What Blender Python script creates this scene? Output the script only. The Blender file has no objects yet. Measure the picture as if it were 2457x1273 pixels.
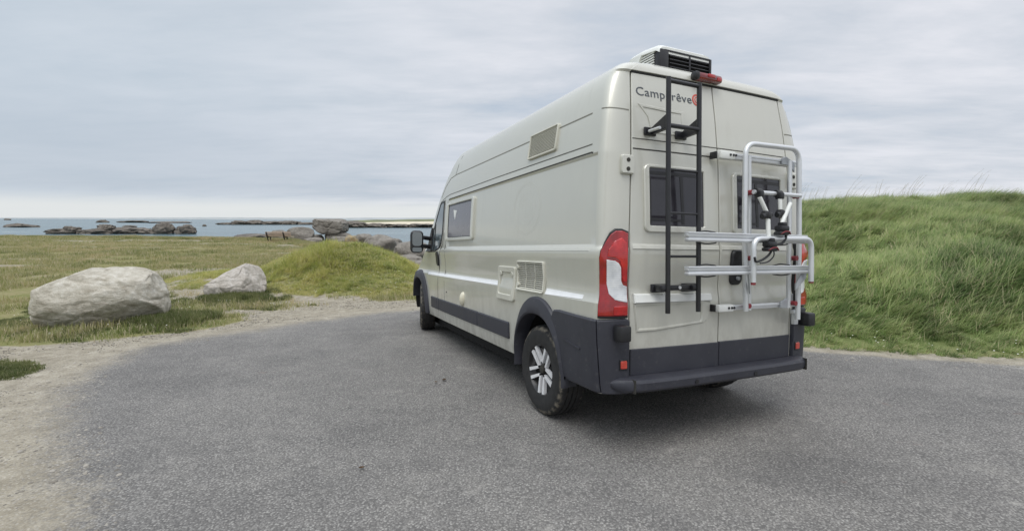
import bpy, bmesh, math, random
import numpy as np
from mathutils import Vector, Matrix, Euler, noise as mnoise
from math import radians as rad, sin, cos, pi

random.seed(7); np.random.seed(7)
scene = bpy.context.scene
COL = scene.collection

# ---------------------------------------------------------------- camera
CAM_Z = 1.6
F, IW, IH = 1154.75, 2457.0, 1273.0
PITCH, ROLL = 0.0922, 0.0039
Rc = Matrix.Rotation(ROLL, 3, 'Y') @ Matrix.Rotation(PITCH, 3, 'X')     # world -> camera (right, forward, up)
cam_d = bpy.data.cameras.new('camera'); cam = bpy.data.objects.new('camera', cam_d); COL.objects.link(cam)
inv = Rc.transposed()
m = Matrix.Identity(4)
for i in range(3):
    m[i][0] = inv[i][0]; m[i][1] = inv[i][2]; m[i][2] = -inv[i][1]; m[i][3] = (0, 0, CAM_Z)[i]
cam.matrix_world = m
cam_d.sensor_width = 36; cam_d.lens = 36 * F / IW
cam_d.shift_x = 1.14 / IW; cam_d.shift_y = -1.86 / IW
cam_d.clip_start = 0.05; cam_d.clip_end = 30000
scene.camera = cam

# ---------------------------------------------------------------- world, sun, exposure
SUN_DIR = Vector((-0.12, -0.42, 0.90)).normalized()
SUN_EL = math.asin(SUN_DIR.z); SUN_AZ = math.atan2(SUN_DIR.x, SUN_DIR.y)
world = bpy.data.worlds.new('World'); scene.world = world; world.use_nodes = True
def build_world():
    nt = world.node_tree; N = nt.nodes; L = nt.links; N.clear()
    out = N.new('ShaderNodeOutputWorld'); bg = N.new('ShaderNodeBackground'); bg.inputs['Strength'].default_value = 0.1
    L.new(bg.outputs[0], out.inputs[0])
    sky = N.new('ShaderNodeTexSky'); sky.sky_type = 'NISHITA'; sky.sun_disc = False
    sky.sun_elevation = SUN_EL; sky.sun_rotation = SUN_AZ; sky.air_density = 1.0; sky.dust_density = 2.0
    tc = N.new('ShaderNodeTexCoord'); sp = N.new('ShaderNodeSeparateXYZ'); L.new(tc.outputs['Generated'], sp.inputs[0])
    def math_(op, a, b=None, c=None, clamp=False):
        n = N.new('ShaderNodeMath'); n.operation = op; n.use_clamp = clamp
        for i, v in enumerate((a, b, c)):
            if v is None: continue
            if isinstance(v, (int, float)): n.inputs[i].default_value = v
            else: L.new(v, n.inputs[i])
        return n.outputs[0]
    def smooth(x, a, b, lo=0.0, hi=1.0):
        n = N.new('ShaderNodeMapRange'); n.interpolation_type = 'SMOOTHSTEP'
        L.new(x, n.inputs[0]); n.inputs[1].default_value = a; n.inputs[2].default_value = b
        n.inputs[3].default_value = lo; n.inputs[4].default_value = hi; return n.outputs[0]
    def mix(f, a, b):
        n = N.new('ShaderNodeMix'); n.data_type = 'RGBA'
        if isinstance(f, (int, float)): n.inputs[0].default_value = f
        else: L.new(f, n.inputs[0])
        for k, v in ((6, a), (7, b)):
            if isinstance(v, tuple): n.inputs[k].default_value = (*v, 1)
            else: L.new(v, n.inputs[k])
        return n.outputs[2]
    zc = math_('MAXIMUM', sp.outputs[2], 0.0)
    zp = math_('ADD', zc, 0.10)
    u = math_('DIVIDE', sp.outputs[0], zp); v = math_('DIVIDE', sp.outputs[1], zp)
    cb = N.new('ShaderNodeCombineXYZ'); L.new(u, cb.inputs[0]); L.new(v, cb.inputs[1])
    def noise(scale, detail, rough, sx=1, sy=1, off=0, dist=0.0):
        mp = N.new('ShaderNodeMapping'); L.new(cb.outputs[0], mp.inputs[0])
        mp.inputs['Scale'].default_value = (sx, sy, 1); mp.inputs['Location'].default_value = (off, off * .37, off * 1.7)
        n = N.new('ShaderNodeTexNoise'); L.new(mp.outputs[0], n.inputs['Vector'])
        n.inputs['Scale'].default_value = scale; n.inputs['Detail'].default_value = detail
        n.inputs['Roughness'].default_value = rough; n.inputs['Distortion'].default_value = dist
        return n.outputs[0]
    big = noise(0.42, 4, .55, 1, 1, 3.1, .3)
    mid = noise(0.9, 7, .60, .8, 1.3, 11.7, .4)
    fine = noise(2.6, 6, .62, .6, 1.5, 5.2, .2)
    t = math_('ADD', math_('MULTIPLY', big, .42), math_('ADD', math_('MULTIPLY', mid, .38), math_('MULTIPLY', fine, .20)))
    cr = N.new('ShaderNodeValToRGB'); L.new(t, cr.inputs[0])
    e = cr.color_ramp.elements
    e[0].position = .36; e[0].color = (.42, .48, .56, 1)
    e[1].position = .63; e[1].color = (.74, .745, .79, 1)
    e.new(.44).color = (.525, .56, .615, 1); e.new(.53).color = (.645, .66, .705, 1)
    cl = cr.outputs[0]
    # low grey-blue layer above the horizon
    band = math_('MULTIPLY', smooth(zc, .03, .055), smooth(zc, .10, .24, 1, 0))
    left = smooth(sp.outputs[0], -.5, .45, 1.0, .25)
    cl = mix(math_('MULTIPLY', smooth(sp.outputs[0], -.75, .15, 1.0, 0.0), .66), cl, (.425, .50, .57))
    cl = mix(math_('MULTIPLY', math_('MULTIPLY', band, left), .45), cl, (.40, .45, .52))
    # bright gap along the horizon
    gap = smooth(zc, .018, .046, 1, 0)
    cl = mix(math_('MULTIPLY', gap, .92), cl, (.655, .675, .675))
    # the overcast dome grows brighter towards the zenith
    zen = smooth(zc, .38, 1.0, 1.0, 2.1)
    sc = N.new('ShaderNodeVectorMath'); sc.operation = 'SCALE'; L.new(cl, sc.inputs[0]); L.new(math_('MULTIPLY', zen, 10.0), sc.inputs['Scale'])
    L.new(mix(.96, sky.outputs[0], sc.outputs[0]), bg.inputs['Color'])
build_world()
sun_d = bpy.data.lights.new('sun', 'SUN'); sun_d.energy = 1.3; sun_d.angle = rad(38); sun_d.color = (1.0, .965, .91)
sun = bpy.data.objects.new('sun', sun_d); COL.objects.link(sun)
sun.rotation_euler = (-SUN_DIR).to_track_quat('-Z', 'Y').to_euler()
vs = scene.view_settings
vs.view_transform = 'Standard'; vs.look = 'None'; vs.gamma = 1.0; vs.exposure = 0.28; vs.use_curve_mapping = False

# ---------------------------------------------------------------- materials
def mat(name):
    ma = bpy.data.materials.new(name); ma.use_nodes = True
    nt = ma.node_tree; b = nt.nodes['Principled BSDF']
    return ma, nt, nt.nodes, nt.links, b
class G:                                                   # tiny node helper
    def __init__(s, nt): s.nt = nt; s.N = nt.nodes; s.L = nt.links
    def tc(s, kind='Object'):
        return s.N.new('ShaderNodeTexCoord').outputs[kind]
    def noise(s, vec, scale, detail=4, rough=.55, dist=0.0, stretch=None):
        if stretch:
            mp = s.N.new('ShaderNodeMapping'); s.L.new(vec, mp.inputs[0]); mp.inputs['Scale'].default_value = stretch; vec = mp.outputs[0]
        n = s.N.new('ShaderNodeTexNoise'); s.L.new(vec, n.inputs['Vector'])
        n.inputs['Scale'].default_value = scale; n.inputs['Detail'].default_value = detail
        n.inputs['Roughness'].default_value = rough; n.inputs['Distortion'].default_value = dist
        return n.outputs[0]
    def voro(s, vec, scale, feature='F1', out='Distance'):
        n = s.N.new('ShaderNodeTexVoronoi'); n.feature = feature; s.L.new(vec, n.inputs['Vector']); n.inputs['Scale'].default_value = scale
        return n.outputs[out]
    def ramp(s, fac, stops, interp='LINEAR'):
        n = s.N.new('ShaderNodeValToRGB'); s.L.new(fac, n.inputs[0]); n.color_ramp.interpolation = interp
        e = n.color_ramp.elements
        while len(e) < len(stops): e.new(.5)
        for k, (p, c) in enumerate(stops):
            e[k].position = p; e[k].color = (*c, 1) if isinstance(c, tuple) else (c, c, c, 1)
        return n.outputs[0]
    def math(s, op, a, b=0.0, clamp=False):
        n = s.N.new('ShaderNodeMath'); n.operation = op; n.use_clamp = clamp
        for i, v in enumerate((a, b)):
            if isinstance(v, (int, float)): n.inputs[i].default_value = v
            else: s.L.new(v, n.inputs[i])
        return n.outputs[0]
    def mr(s, x, a, b, lo=0.0, hi=1.0, smooth=True):
        n = s.N.new('ShaderNodeMapRange'); n.interpolation_type = 'SMOOTHSTEP' if smooth else 'LINEAR'
        s.L.new(x, n.inputs[0])
        for k, v in enumerate((a, b, lo, hi)): n.inputs[k + 1].default_value = v
        return n.outputs[0]
    def mix(s, f, a, b, blend='MIX'):
        n = s.N.new('ShaderNodeMix'); n.data_type = 'RGBA'; n.blend_type = blend
        if isinstance(f, (int, float)): n.inputs[0].default_value = f
        else: s.L.new(f, n.inputs[0])
        for k, v in ((6, a), (7, b)):
            if isinstance(v, tuple): n.inputs[k].default_value = (*v, 1)
            else: s.L.new(v, n.inputs[k])
        return n.outputs[2]
    def attr(s, name, out='Fac'):
        n = s.N.new('ShaderNodeAttribute'); n.attribute_name = name; return n.outputs[out]
    def bump(s, h, strength, dist, bsdf):
        n = s.N.new('ShaderNodeBump'); s.L.new(h, n.inputs['Height']); n.inputs['Strength'].default_value = strength; n.inputs['Distance'].default_value = dist
        s.L.new(n.outputs[0], bsdf.inputs['Normal'])

def simple(name, col, rough=.5, metal=0.0, coat=0.0, var=.12, nscale=9.0, bump=0.0, spec=None):
    ma, nt, N, L, b = mat(name); g = G(nt); o = g.tc()
    n = g.noise(o, nscale, 5, .6)
    c0 = tuple(c * (1 - var) for c in col); c1 = tuple(min(1, c * (1 + var)) for c in col)
    L.new(g.ramp(n, [(.3, c0), (.7, c1)]), b.inputs['Base Color'])
    b.inputs['Metallic'].default_value = metal
    L.new(g.mr(n, .3, .7, max(.02, rough - .05), min(1, rough + .06)), b.inputs['Roughness'])
    if coat: b.inputs['Coat Weight'].default_value = coat; b.inputs['Coat Roughness'].default_value = .06
    if spec is not None: b.inputs['Specular IOR Level'].default_value = spec
    if bump: g.bump(g.noise(o, 260, 2, .5), bump, .002, b)
    return ma

def paint_mat(name, col, dirt=.5):
    ma, nt, N, L, b = mat(name); g = G(nt); o = g.tc()
    n = g.noise(o, 1.3, 5, .6)
    # rain streaks: noise stretched along the height
    st = g.noise(o, 16, 4, .6, 0, (1, 1, .10))
    sp = g.noise(o, 60, 3, .7)
    c = g.ramp(n, [(.3, tuple(x * .96 for x in col)), (.7, tuple(min(1, x * 1.03) for x in col))])
    dm = g.math('MULTIPLY', g.mr(st, .50, .72), g.mr(n, .35, .7))
    c = g.mix(g.math('MULTIPLY', dm, .28 * dirt), c, (.33, .31, .26))
    c = g.mix(g.math('MULTIPLY', g.mr(sp, .60, .72), .10 * dirt), c, (.30, .28, .24))
    # road film thrown up over the lower body, in blotches and runs
    sz = N.new('ShaderNodeSeparateXYZ'); L.new(o, sz.inputs[0])
    low = g.math('MULTIPLY', g.mr(sz.outputs[2], .42, 1.15, 1, 0), g.mr(g.noise(o, 7, 6, .68, .4, (1, 1, .45)), .36, .66))
    c = g.mix(g.math('MULTIPLY', low, .55), c, (.30, .285, .24))
    L.new(c, b.inputs['Base Color'])
    b.inputs['Metallic'].default_value = .22
    L.new(g.mr(n, .3, .7, .36, .46), b.inputs['Roughness'])
    b.inputs['Coat Weight'].default_value = .9; b.inputs['Coat Roughness'].default_value = .06
    return ma

PAINT = paint_mat('van_paint', (.575, .570, .508))
PAINT_TRIM = paint_mat('trim_paint', (.59, .585, .52), .4)
WHITE_TAPE = simple('white_tape', (.84, .85, .86), .35, var=.04)
def plastic_mat():
    ma, nt, N, L, b = mat('grey_plastic'); g = G(nt); o = g.tc()
    n = g.noise(o, 3.0, 6, .62); s = g.noise(o, 22, 4, .65)
    c = g.ramp(n, [(.3, (.027, .028, .038)), (.72, (.042, .043, .054))])
    c = g.mix(g.math('MULTIPLY', g.mr(s, .56, .76), .22), c, (.17, .165, .155))
    L.new(c, b.inputs['Base Color']); L.new(g.mr(n, .3, .7, .46, .60), b.inputs['Roughness'])
    g.bump(g.noise(o, 420, 2, .5), .25, .001, b)
    return ma
PLASTIC = plastic_mat()
BLACK = simple('black_plastic', (.016, .016, .018), .42, var=.2)
BLACK_METAL = simple('black_powder_coat', (.014, .014, .017), .38, var=.25, coat=.15)
RUBBER = simple('black_rubber', (.018, .018, .018), .75, var=.2)
SEAM = simple('seam_shadow_gap', (.035, .033, .028), .8)
GREYSEAM2 = simple('dull_seam', (.10, .098, .085), .8)
GREYSEAM = simple('grey_sealant', (.20, .195, .165), .7)
GLASS = simple('tinted_glass', (.012, .012, .015), .06, var=.1, coat=.3)
GLASS2 = simple('acrylic_pane', (.030, .028, .034), .10, var=.15, coat=.2)
BLIND = simple('grey_window_blind', (.135, .128, .145), .22, var=.06, coat=.4)
CABGLASS = simple('cab_glass', (.10, .125, .135), .05, var=.1, coat=.5)
ALU = simple('satin_aluminium', (.70, .715, .73), .38, metal=.55, var=.05)
ALUG = simple('grey_bracket', (.42, .44, .46), .42, metal=.4, var=.08)
SILVER = simple('machined_alloy', (.84, .84, .85), .34, metal=.25, var=.04)
RIMBLACK = simple('black_rim', (.012, .012, .013), .32, var=.2)
WHITEP = simple('white_plastic', (.74, .75, .72), .42, var=.05)
GRILLE_CREAM = simple('cream_plastic', (.56, .55, .475), .45, var=.06)
CREAM = simple('cream_cap', (.70, .66, .52), .35, var=.05, coat=.3)
DECAL_GREY = simple('grey_lettering', (.075, .085, .10), .5)
DECAL_RED = simple('red_lettering', (.56, .10, .075), .5)
REDCAP = simple('red_knob', (.22, .022, .03), .4)
GHOST = simple('ghost_of_sticker', (.535, .535, .485), .36, var=.05)
MIRROR_GLASS = simple('mirror_glass', (.20, .215, .21), .04, metal=.9, var=.02)
WELL = simple('wheel_well', (.012, .012, .012), .9)
def lens_mat(name, col, lo, hi):
    ma, nt, N, L, b = mat(name); g = G(nt); o = g.tc()
    w = N.new('ShaderNodeTexWave'); L.new(o, w.inputs[0]); w.inputs['Scale'].default_value = 26; w.bands_direction = 'Z'; w.inputs['Distortion'].default_value = .6
    n = g.noise(o, 14, 3, .5)
    f = g.math('ADD', g.math('MULTIPLY', w.outputs[1], .14), g.math('MULTIPLY', n, .86))
    L.new(g.ramp(f, [(.3, lo), (.75, hi)]), b.inputs['Base Color'])
    b.inputs['Roughness'].default_value = .12; b.inputs['Coat Weight'].default_value = .9; b.inputs['Coat Roughness'].default_value = .03
    g.bump(f, .35, .004, b)
    return ma
RED_LENS = lens_mat('red_lens', None, (.30, .006, .008), (.62, .02, .02))
RED_DEEP = lens_mat('deep_red_lens', None, (.20, .004, .006), (.42, .010, .012))
CLEAR_LENS = lens_mat('clear_lens', None, (.50, .52, .54), (.86, .87, .88))
RED_DARK = lens_mat('dark_red_lens', None, (.10, .006, .008), (.26, .014, .016))
ORANGE_RED = lens_mat('reflector_lens', None, (.42, .035, .02), (.62, .08, .05))
def tyre_mat():
    ma, nt, N, L, b = mat('dusty_tyre'); g = G(nt); o = g.tc()
    n = g.noise(o, 20, 5, .65)
    sp = N.new('ShaderNodeSeparateXYZ'); L.new(o, sp.inputs[0])
    r = g.math('SQRT', g.math('ADD', g.math('POWER', sp.outputs[1], 2.0), g.math('POWER', sp.outputs[2], 2.0)))
    d = g.math('MULTIPLY', g.mr(r, .315, .338), g.mr(r, .346, .362, 1, 0))
    d = g.math('MULTIPLY', d, g.mr(n, .40, .62))
    c = g.ramp(n, [(.3, (.013, .013, .013)), (.75, (.030, .029, .028))])
    c = g.mix(g.math('MULTIPLY', d, .9), c, (.20, .175, .135))
    L.new(c, b.inputs['Base Color']); b.inputs['Roughness'].default_value = .75
    return ma
TYRE = tyre_mat()

def rock_mat(name, c_lo, c_mid, c_hi, dark=.5, stain=(.12, .09, .06), bumps=1.0, scale=1.0):
    ma, nt, N, L, b = mat(name); g = G(nt); o = g.tc()
    n1 = g.noise(o, 2.2 * scale, 6, .65); n2 = g.noise(o, 9 * scale, 7, .7, .5); n3 = g.noise(o, 70 * scale, 3, .6)
    st = g.noise(o, 5.0 * scale, 6, .66, .4, (1, 1, 3.2))
    v = g.voro(o, 75 * scale)
    f = g.math('ADD', g.math('MULTIPLY', n1, .35), g.math('ADD', g.math('MULTIPLY', n2, .45), g.math('MULTIPLY', n3, .20)))
    c = g.ramp(f, [(.34, c_lo), (.5, c_mid), (.64, c_hi)])
    c = g.mix(g.math('MULTIPLY', g.mr(st, .53, .68), dark), c, stain)
    c = g.mix(g.math('MULTIPLY', g.mr(v, .10, .22, 1, 0), .5), c, (.09, .08, .075))
    L.new(c, b.inputs['Base Color']); b.inputs['Roughness'].default_value = .88
    h = g.math('ADD', g.math('MULTIPLY', n2, .9), g.math('ADD', g.math('MULTIPLY', st, .9), g.math('MULTIPLY', n3, .28)))
    g.bump(h, .9 * bumps, .035 / scale, b)
    return ma
GRANITE = rock_mat('pale_granite', (.30, .27, .215), (.50, .465, .39), (.66, .635, .57), .45, (.24, .195, .14))
GRANITE_PINK = rock_mat('pinkish_granite', (.32, .285, .245), (.49, .45, .40), (.62, .585, .545), .4, (.24, .195, .16))
SHORE_ROCK = rock_mat('weathered_shore_granite', (.12, .107, .092), (.215, .195, .168), (.32, .295, .26), .5, (.07, .06, .05), 1.0, .45)
LICHEN_ROCK = rock_mat('orange_lichen_rock', (.21, .19, .16), (.30, .25, .16), (.46, .30, .10), .3, (.14, .12, .10), 1.0, .45)
SEA_ROCK = rock_mat('dark_sea_rock', (.070, .062, .053), (.140, .122, .102), (.235, .205, .17), .6, (.03, .028, .025), 1.0, .16)

# ---------------------------------------------------------------- mesh helpers
def tag(o, label=None, cat=None, group=None, kind=None):
    if label: o['label'] = label
    if cat: o['category'] = cat
    if group: o['group'] = group
    if kind: o['kind'] = kind
    return o
def obj(name, bm, material, parent=None, smooth=True, ang=34):
    me = bpy.data.meshes.new(name)
    bmesh.ops.recalc_face_normals(bm, faces=bm.faces)
    bm.to_mesh(me); bm.free()
    for ma in (material if isinstance(material, (list, tuple)) else [material]): me.materials.append(ma)
    o = bpy.data.objects.new(name, me); COL.objects.link(o)
    if smooth:
        me.shade_smooth(); me.set_sharp_from_angle(angle=rad(ang))
    if parent: o.parent = parent
    return o
def raw_obj(name, verts, faces, material, parent=None, smooth=True):
    me = bpy.data.meshes.new(name); me.from_pydata(verts, [], faces); me.materials.append(material); me.update()
    o = bpy.data.objects.new(name, me); COL.objects.link(o)
    if smooth: me.shade_smooth()
    if parent: o.parent = parent
    return o
def empty(name, parent=None):
    o = bpy.data.objects.new(name, None); o.empty_display_size = .1; COL.objects.link(o)
    if parent: o.parent = parent
    return o
def box(bm, c, s, bev=0.0, rot=None):
    M = Matrix.Translation(c) @ (rot.to_4x4() if rot is not None else Matrix.Identity(4)) @ Matrix.Diagonal((*s, 1))
    r = bmesh.ops.create_cube(bm, size=1.0, matrix=M)
    if bev > 0:
        es = list({e for v in r['verts'] for e in v.link_edges})
        bmesh.ops.bevel(bm, geom=es, offset=bev, segments=2, affect='EDGES', profile=.5)
def fillet(pts, r, n=6):
    out = [Vector(pts[0])]
    for i in range(1, len(pts) - 1):
        p, a, b = Vector(pts[i]), Vector(pts[i - 1]), Vector(pts[i + 1])
        da, db = (a - p), (b - p); rr = min(r, da.length * .49, db.length * .49)
        s, e = p + da.normalized() * rr, p + db.normalized() * rr
        for k in range(n + 1):
            t = k / n; out.append((1 - t) ** 2 * s + 2 * t * (1 - t) * p + t * t * e)
    out.append(Vector(pts[-1])); return out
def tube(bm, pts, r, seg=10, closed=False):
    pts = [Vector(p) for p in pts]; n = len(pts); rings = []
    up = None
    for i, p in enumerate(pts):
        if closed: t = (pts[(i + 1) % n] - pts[i - 1]).normalized()
        else: t = ((pts[min(i + 1, n - 1)] - pts[max(i - 1, 0)])).normalized()
        if up is None: up = t.orthogonal().normalized()
        else:
            up = up - t * up.dot(t)
            up = up.normalized() if up.length > 1e-6 else t.orthogonal().normalized()
        bi = t.cross(up); rr = r(i / (n - 1)) if callable(r) else r
        rings.append([bm.verts.new(p + (up * cos(a) + bi * sin(a)) * rr) for a in (2 * pi * k / seg for k in range(seg))])
    for i in range(n if closed else n - 1):
        A, B = rings[i], rings[(i + 1) % n]
        for k in range(seg): bm.faces.new((A[k], A[(k + 1) % seg], B[(k + 1) % seg], B[k]))
    if not closed: bm.faces.new(rings[0]); bm.faces.new(rings[-1])
def cyl(bm, a, b, r, seg=14): tube(bm, [a, b], r, seg)
def rrect(x0, x1, y0, y1, r, n=4):
    out = []
    for cx, cy, a0 in ((x1 - r, y1 - r, 0), (x0 + r, y1 - r, 90), (x0 + r, y0 + r, 180), (x1 - r, y0 + r, 270)):
        for k in range(n + 1):
            a = rad(a0 + 90 * k / n); out.append((cx + r * cos(a), cy + r * sin(a)))
    return out
def dense(poly, step):
    out = []; n = len(poly); cnt = []
    for i in range(n):
        a, b = poly[i], poly[(i + 1) % n]
        k = max(1, int(math.hypot(b[0] - a[0], b[1] - a[1]) / step)); cnt.append(k)
        for j in range(k): out.append((a[0] + (b[0] - a[0]) * j / k, a[1] + (b[1] - a[1]) * j / k))
    return out, cnt
def dense_like(poly, cnt):
    out = []; n = len(poly)
    for i in range(n):
        a, b = poly[i], poly[(i + 1) % n]
        for j in range(cnt[i]): out.append((a[0] + (b[0] - a[0]) * j / cnt[i], a[1] + (b[1] - a[1]) * j / cnt[i]))
    return out
def loop2d_inset(P, d):
    n = len(P); area = sum(P[i][0] * P[(i + 1) % n][1] - P[(i + 1) % n][0] * P[i][1] for i in range(n)); sg = 1 if area > 0 else -1
    out = []
    for i in range(n):
        a, p, b = P[i - 1], P[i], P[(i + 1) % n]
        e1 = (p[0] - a[0], p[1] - a[1]); e2 = (b[0] - p[0], b[1] - p[1])
        l1 = math.hypot(*e1) or 1; l2 = math.hypot(*e2) or 1
        n1 = (-e1[1] / l1 * sg, e1[0] / l1 * sg); n2 = (-e2[1] / l2 * sg, e2[0] / l2 * sg)
        nx, ny = n1[0] + n2[0], n1[1] + n2[1]; q = max(.35, (nx * n1[0] + ny * n1[1]))
        out.append((p[0] + nx / q * d, p[1] + ny / q * d))
    return out
def patch(bm, poly, mp, d0, d1, bev=0.0, du=.12, dv=.12):
    """closed solid whose outline is the 2-D polygon, laid over the surface mp(u, v, d) from depth d0 to d1"""
    poly, _ = dense(poly, min(du, dv))
    top2 = loop2d_inset(poly, bev) if bev else poly
    t = bmesh.new(); vs_ = [t.verts.new((x, y, 0)) for x, y in top2]; t.faces.new(vs_)
    us = [p[0] for p in poly]; ws = [p[1] for p in poly]
    for k in range(1, int((max(us) - min(us)) / du) + 1):
        x = min(us) + (max(us) - min(us)) * k / (int((max(us) - min(us)) / du) + 1)
        bmesh.ops.bisect_plane(t, geom=t.verts[:] + t.edges[:] + t.faces[:], plane_co=(x, 0, 0), plane_no=(1, 0, 0), dist=1e-5)
    for k in range(1, int((max(ws) - min(ws)) / dv) + 1):
        y = min(ws) + (max(ws) - min(ws)) * k / (int((max(ws) - min(ws)) / dv) + 1)
        bmesh.ops.bisect_plane(t, geom=t.verts[:] + t.edges[:] + t.faces[:], plane_co=(0, y, 0), plane_no=(0, 1, 0), dist=1e-5)
    t.verts.ensure_lookup_table(); t.edges.ensure_lookup_table(); t.verts.index_update()
    be = [e for e in t.edges if len(e.link_faces) == 1]
    nxt = {}
    for e in be:
        nxt.setdefault(e.verts[0].index, []).append(e.verts[1].index); nxt.setdefault(e.verts[1].index, []).append(e.verts[0].index)
    start = be[0].verts[0].index; loop = [start]; prev = None; cur = start
    while True:
        c = [q for q in nxt[cur] if q != prev]
        if not c: break
        prev, cur = cur, c[0]
        if cur == start: break
        loop.append(cur)
    co = {v.index: (v.co.x, v.co.y) for v in t.verts}
    m_ = {i: bm.verts.new(mp(x, y, d1)) for i, (x, y) in co.items()}
    for f in t.faces: bm.faces.new([m_[v.index] for v in f.verts])
    L2 = [co[i] for i in loop]; rings = [[m_[i] for i in loop]]
    if bev:
        out = loop2d_inset(L2, -bev)
        rings.append([bm.verts.new(mp(x, y, d1 - bev)) for x, y in out])
    else: out = L2
    rings.append([bm.verts.new(mp(x, y, d0)) for x, y in out])
    n = len(loop)
    for a, b in zip(rings, rings[1:]):
        for i in range(n): bm.faces.new((a[i], a[(i + 1) % n], b[(i + 1) % n], b[i]))
    t.free()
def ring(bm, outer, inner, mp, d0, d1, bev=.003, step=.10, din=None):
    """frame between two outlines with the same number of corners"""
    O, cnt = dense(outer, step); I = dense_like(inner, cnt); n = len(O)
    Oi = loop2d_inset(O, bev); Ii = loop2d_inset(I, -bev)
    seq = [(O, d0), (O, d1 - bev), (Oi, d1), (Ii, d1), (I, d1 - bev), (I, d0 if din is None else din)]
    R = [[bm.verts.new(mp(x, y, d)) for x, y in P] for P, d in seq]
    for a, b in zip(R, R[1:]):
        for i in range(n): bm.faces.new((a[i], a[(i + 1) % n], b[(i + 1) % n], b[i]))
def strip(bm, pts, w, mp, d0, d1, step=.08):
    """thin ribbon of width w along a 2-D polyline on a surface"""
    P = [Vector((x, y)) for x, y in pts]; Q = [P[0]]
    for a, b in zip(P, P[1:]):
        k = max(1, int((b - a).length / step))
        for j in range(1, k + 1): Q.append(a.lerp(b, j / k))
    prev = None
    for i, p in enumerate(Q):
        t = (Q[min(i + 1, len(Q) - 1)] - Q[max(i - 1, 0)]).normalized(); nn = Vector((-t.y, t.x)) * w / 2
        r = [bm.verts.new(mp(*(p + nn), d1)), bm.verts.new(mp(*(p - nn), d1)), bm.verts.new(mp(*(p - nn), d0)), bm.verts.new(mp(*(p + nn), d0))]
        if prev:
            for k in range(4): bm.faces.new((prev[k], prev[(k + 1) % 4], r[(k + 1) % 4], r[k]))
        else: bm.faces.new(r)
        prev = r
    bm.faces.new(prev)
def lathe(bm, prof, seg=64, axis='X', rfun=None):
    rings = []
    for j, (x, r) in enumerate(prof):
        rg = []
        for k in range(seg):
            a = 2 * pi * k / seg; rr = r + (rfun(j, k) if rfun else 0)
            rg.append(bm.verts.new((x, cos(a) * rr, sin(a) * rr)))
        rings.append(rg)
    for A, B in zip(rings, rings[1:]):
        for k in range(seg): bm.faces.new((A[k], A[(k + 1) % seg], B[(k + 1) % seg], B[k]))
    return rings
def interp(x, tab):
    xs = [a for a, _ in tab]; ys = [b for _, b in tab]
    return float(np.interp(x, xs, ys))
def sstep(a, b, x):
    t = min(1, max(0, (x - a) / (b - a))); return t * t * (3 - 2 * t)

# ---------------------------------------------------------------- numpy noise
def _h(ix, iy, s):
    n = (ix.astype(np.int64) * 374761393 + iy.astype(np.int64) * 668265263 + s * 1442695041) & 0xffffffff
    n = ((n ^ (n >> 13)) * 1274126177) & 0xffffffff
    return ((n ^ (n >> 16)) & 0xffffff) / float(0xffffff)
def vnoise(x, y, s=0):
    x = np.asarray(x, float); y = np.asarray(y, float)
    ix, iy = np.floor(x), np.floor(y); fx, fy = x - ix, y - iy
    fx = fx * fx * (3 - 2 * fx); fy = fy * fy * (3 - 2 * fy)
    a, b, c, d = _h(ix, iy, s), _h(ix + 1, iy, s), _h(ix, iy + 1, s), _h(ix + 1, iy + 1, s)
    return (a + (b - a) * fx) * (1 - fy) + (c + (d - c) * fx) * fy
def fbm(x, y, s=0, o=4):
    r = 0; a = .5; t = 0
    for k in range(o):
        r = r + a * vnoise(np.asarray(x) * 2 ** k, np.asarray(y) * 2 ** k, s + k * 17); t += a; a *= .5
    return r / t
def ss(a, b, x):
    t = np.clip((x - a) / (b - a), 0, 1); return t * t * (3 - 2 * t)

# ---------------------------------------------------------------- terrain height
SEA = -3.4
HILL_POLY = [(40, -7), (14, 2.7), (9.2, 4.5), (6.25, 5.62), (4.9, 6.0), (3.95, 6.35), (3.1, 7.1), (2.3, 8.6), (1.3, 11), (.8, 15), (.8, 21), (4, 30), (45, 34)]
def poly_dist(x, y, P):
    """signed distance, positive inside"""
    x = np.asarray(x, float); y = np.asarray(y, float); d = np.full(x.shape, 1e9); ins = np.zeros(x.shape, bool)
    for (x0, y0), (x1, y1) in zip(P, P[1:] + P[:1]):
        dx, dy = x1 - x0, y1 - y0; t = np.clip(((x - x0) * dx + (y - y0) * dy) / (dx * dx + dy * dy), 0, 1)
        d = np.minimum(d, np.hypot(x - x0 - t * dx, y - y0 - t * dy))
        c = ((y0 > y) != (y1 > y)); xi = np.where(c, (x1 - x0) * (y - y0) / (dy if dy else 1e-9) + x0, 0)
        ins ^= c & (x < xi)
    return np.where(ins, d, -d)
def base_plane(x, y):
    t = -(x - 1.553) * .415 + (y - 3.319) * .91; s = (x - 1.553) * .91 + (y - 3.319) * .415
    z = .012 - .0367 * (t - 1.0) - .015 * (s + .92)
    z = -.26 + .08 * np.logaddexp(0, (z + .26) / .08)
    return .22 - .06 * np.logaddexp(0, (.22 - z) / .06)
SHORE = [(-400, 60), (-60, 50), (-45, 48.5), (-25, 44), (-19, 41), (-15, 36), (-11, 30), (-8, 25), (-5, 20.5), (-2, 17.5), (2, 17), (6, 30), (30, 40), (400, 60)]
def shore_y(x):
    return np.interp(x, [a for a, _ in SHORE], [b for _, b in SHORE])
MOUNDS = [(-5.3, 15.6, .80, 2.3, 3.0, .35), (-3.9, 13.0, .42, 1.7, 1.9, .2), (-7.6, 14.8, .26, 2.8, 2.4, 0), (-5.4, 13.2, .24, 1.8, 1.5, .1)]
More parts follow.
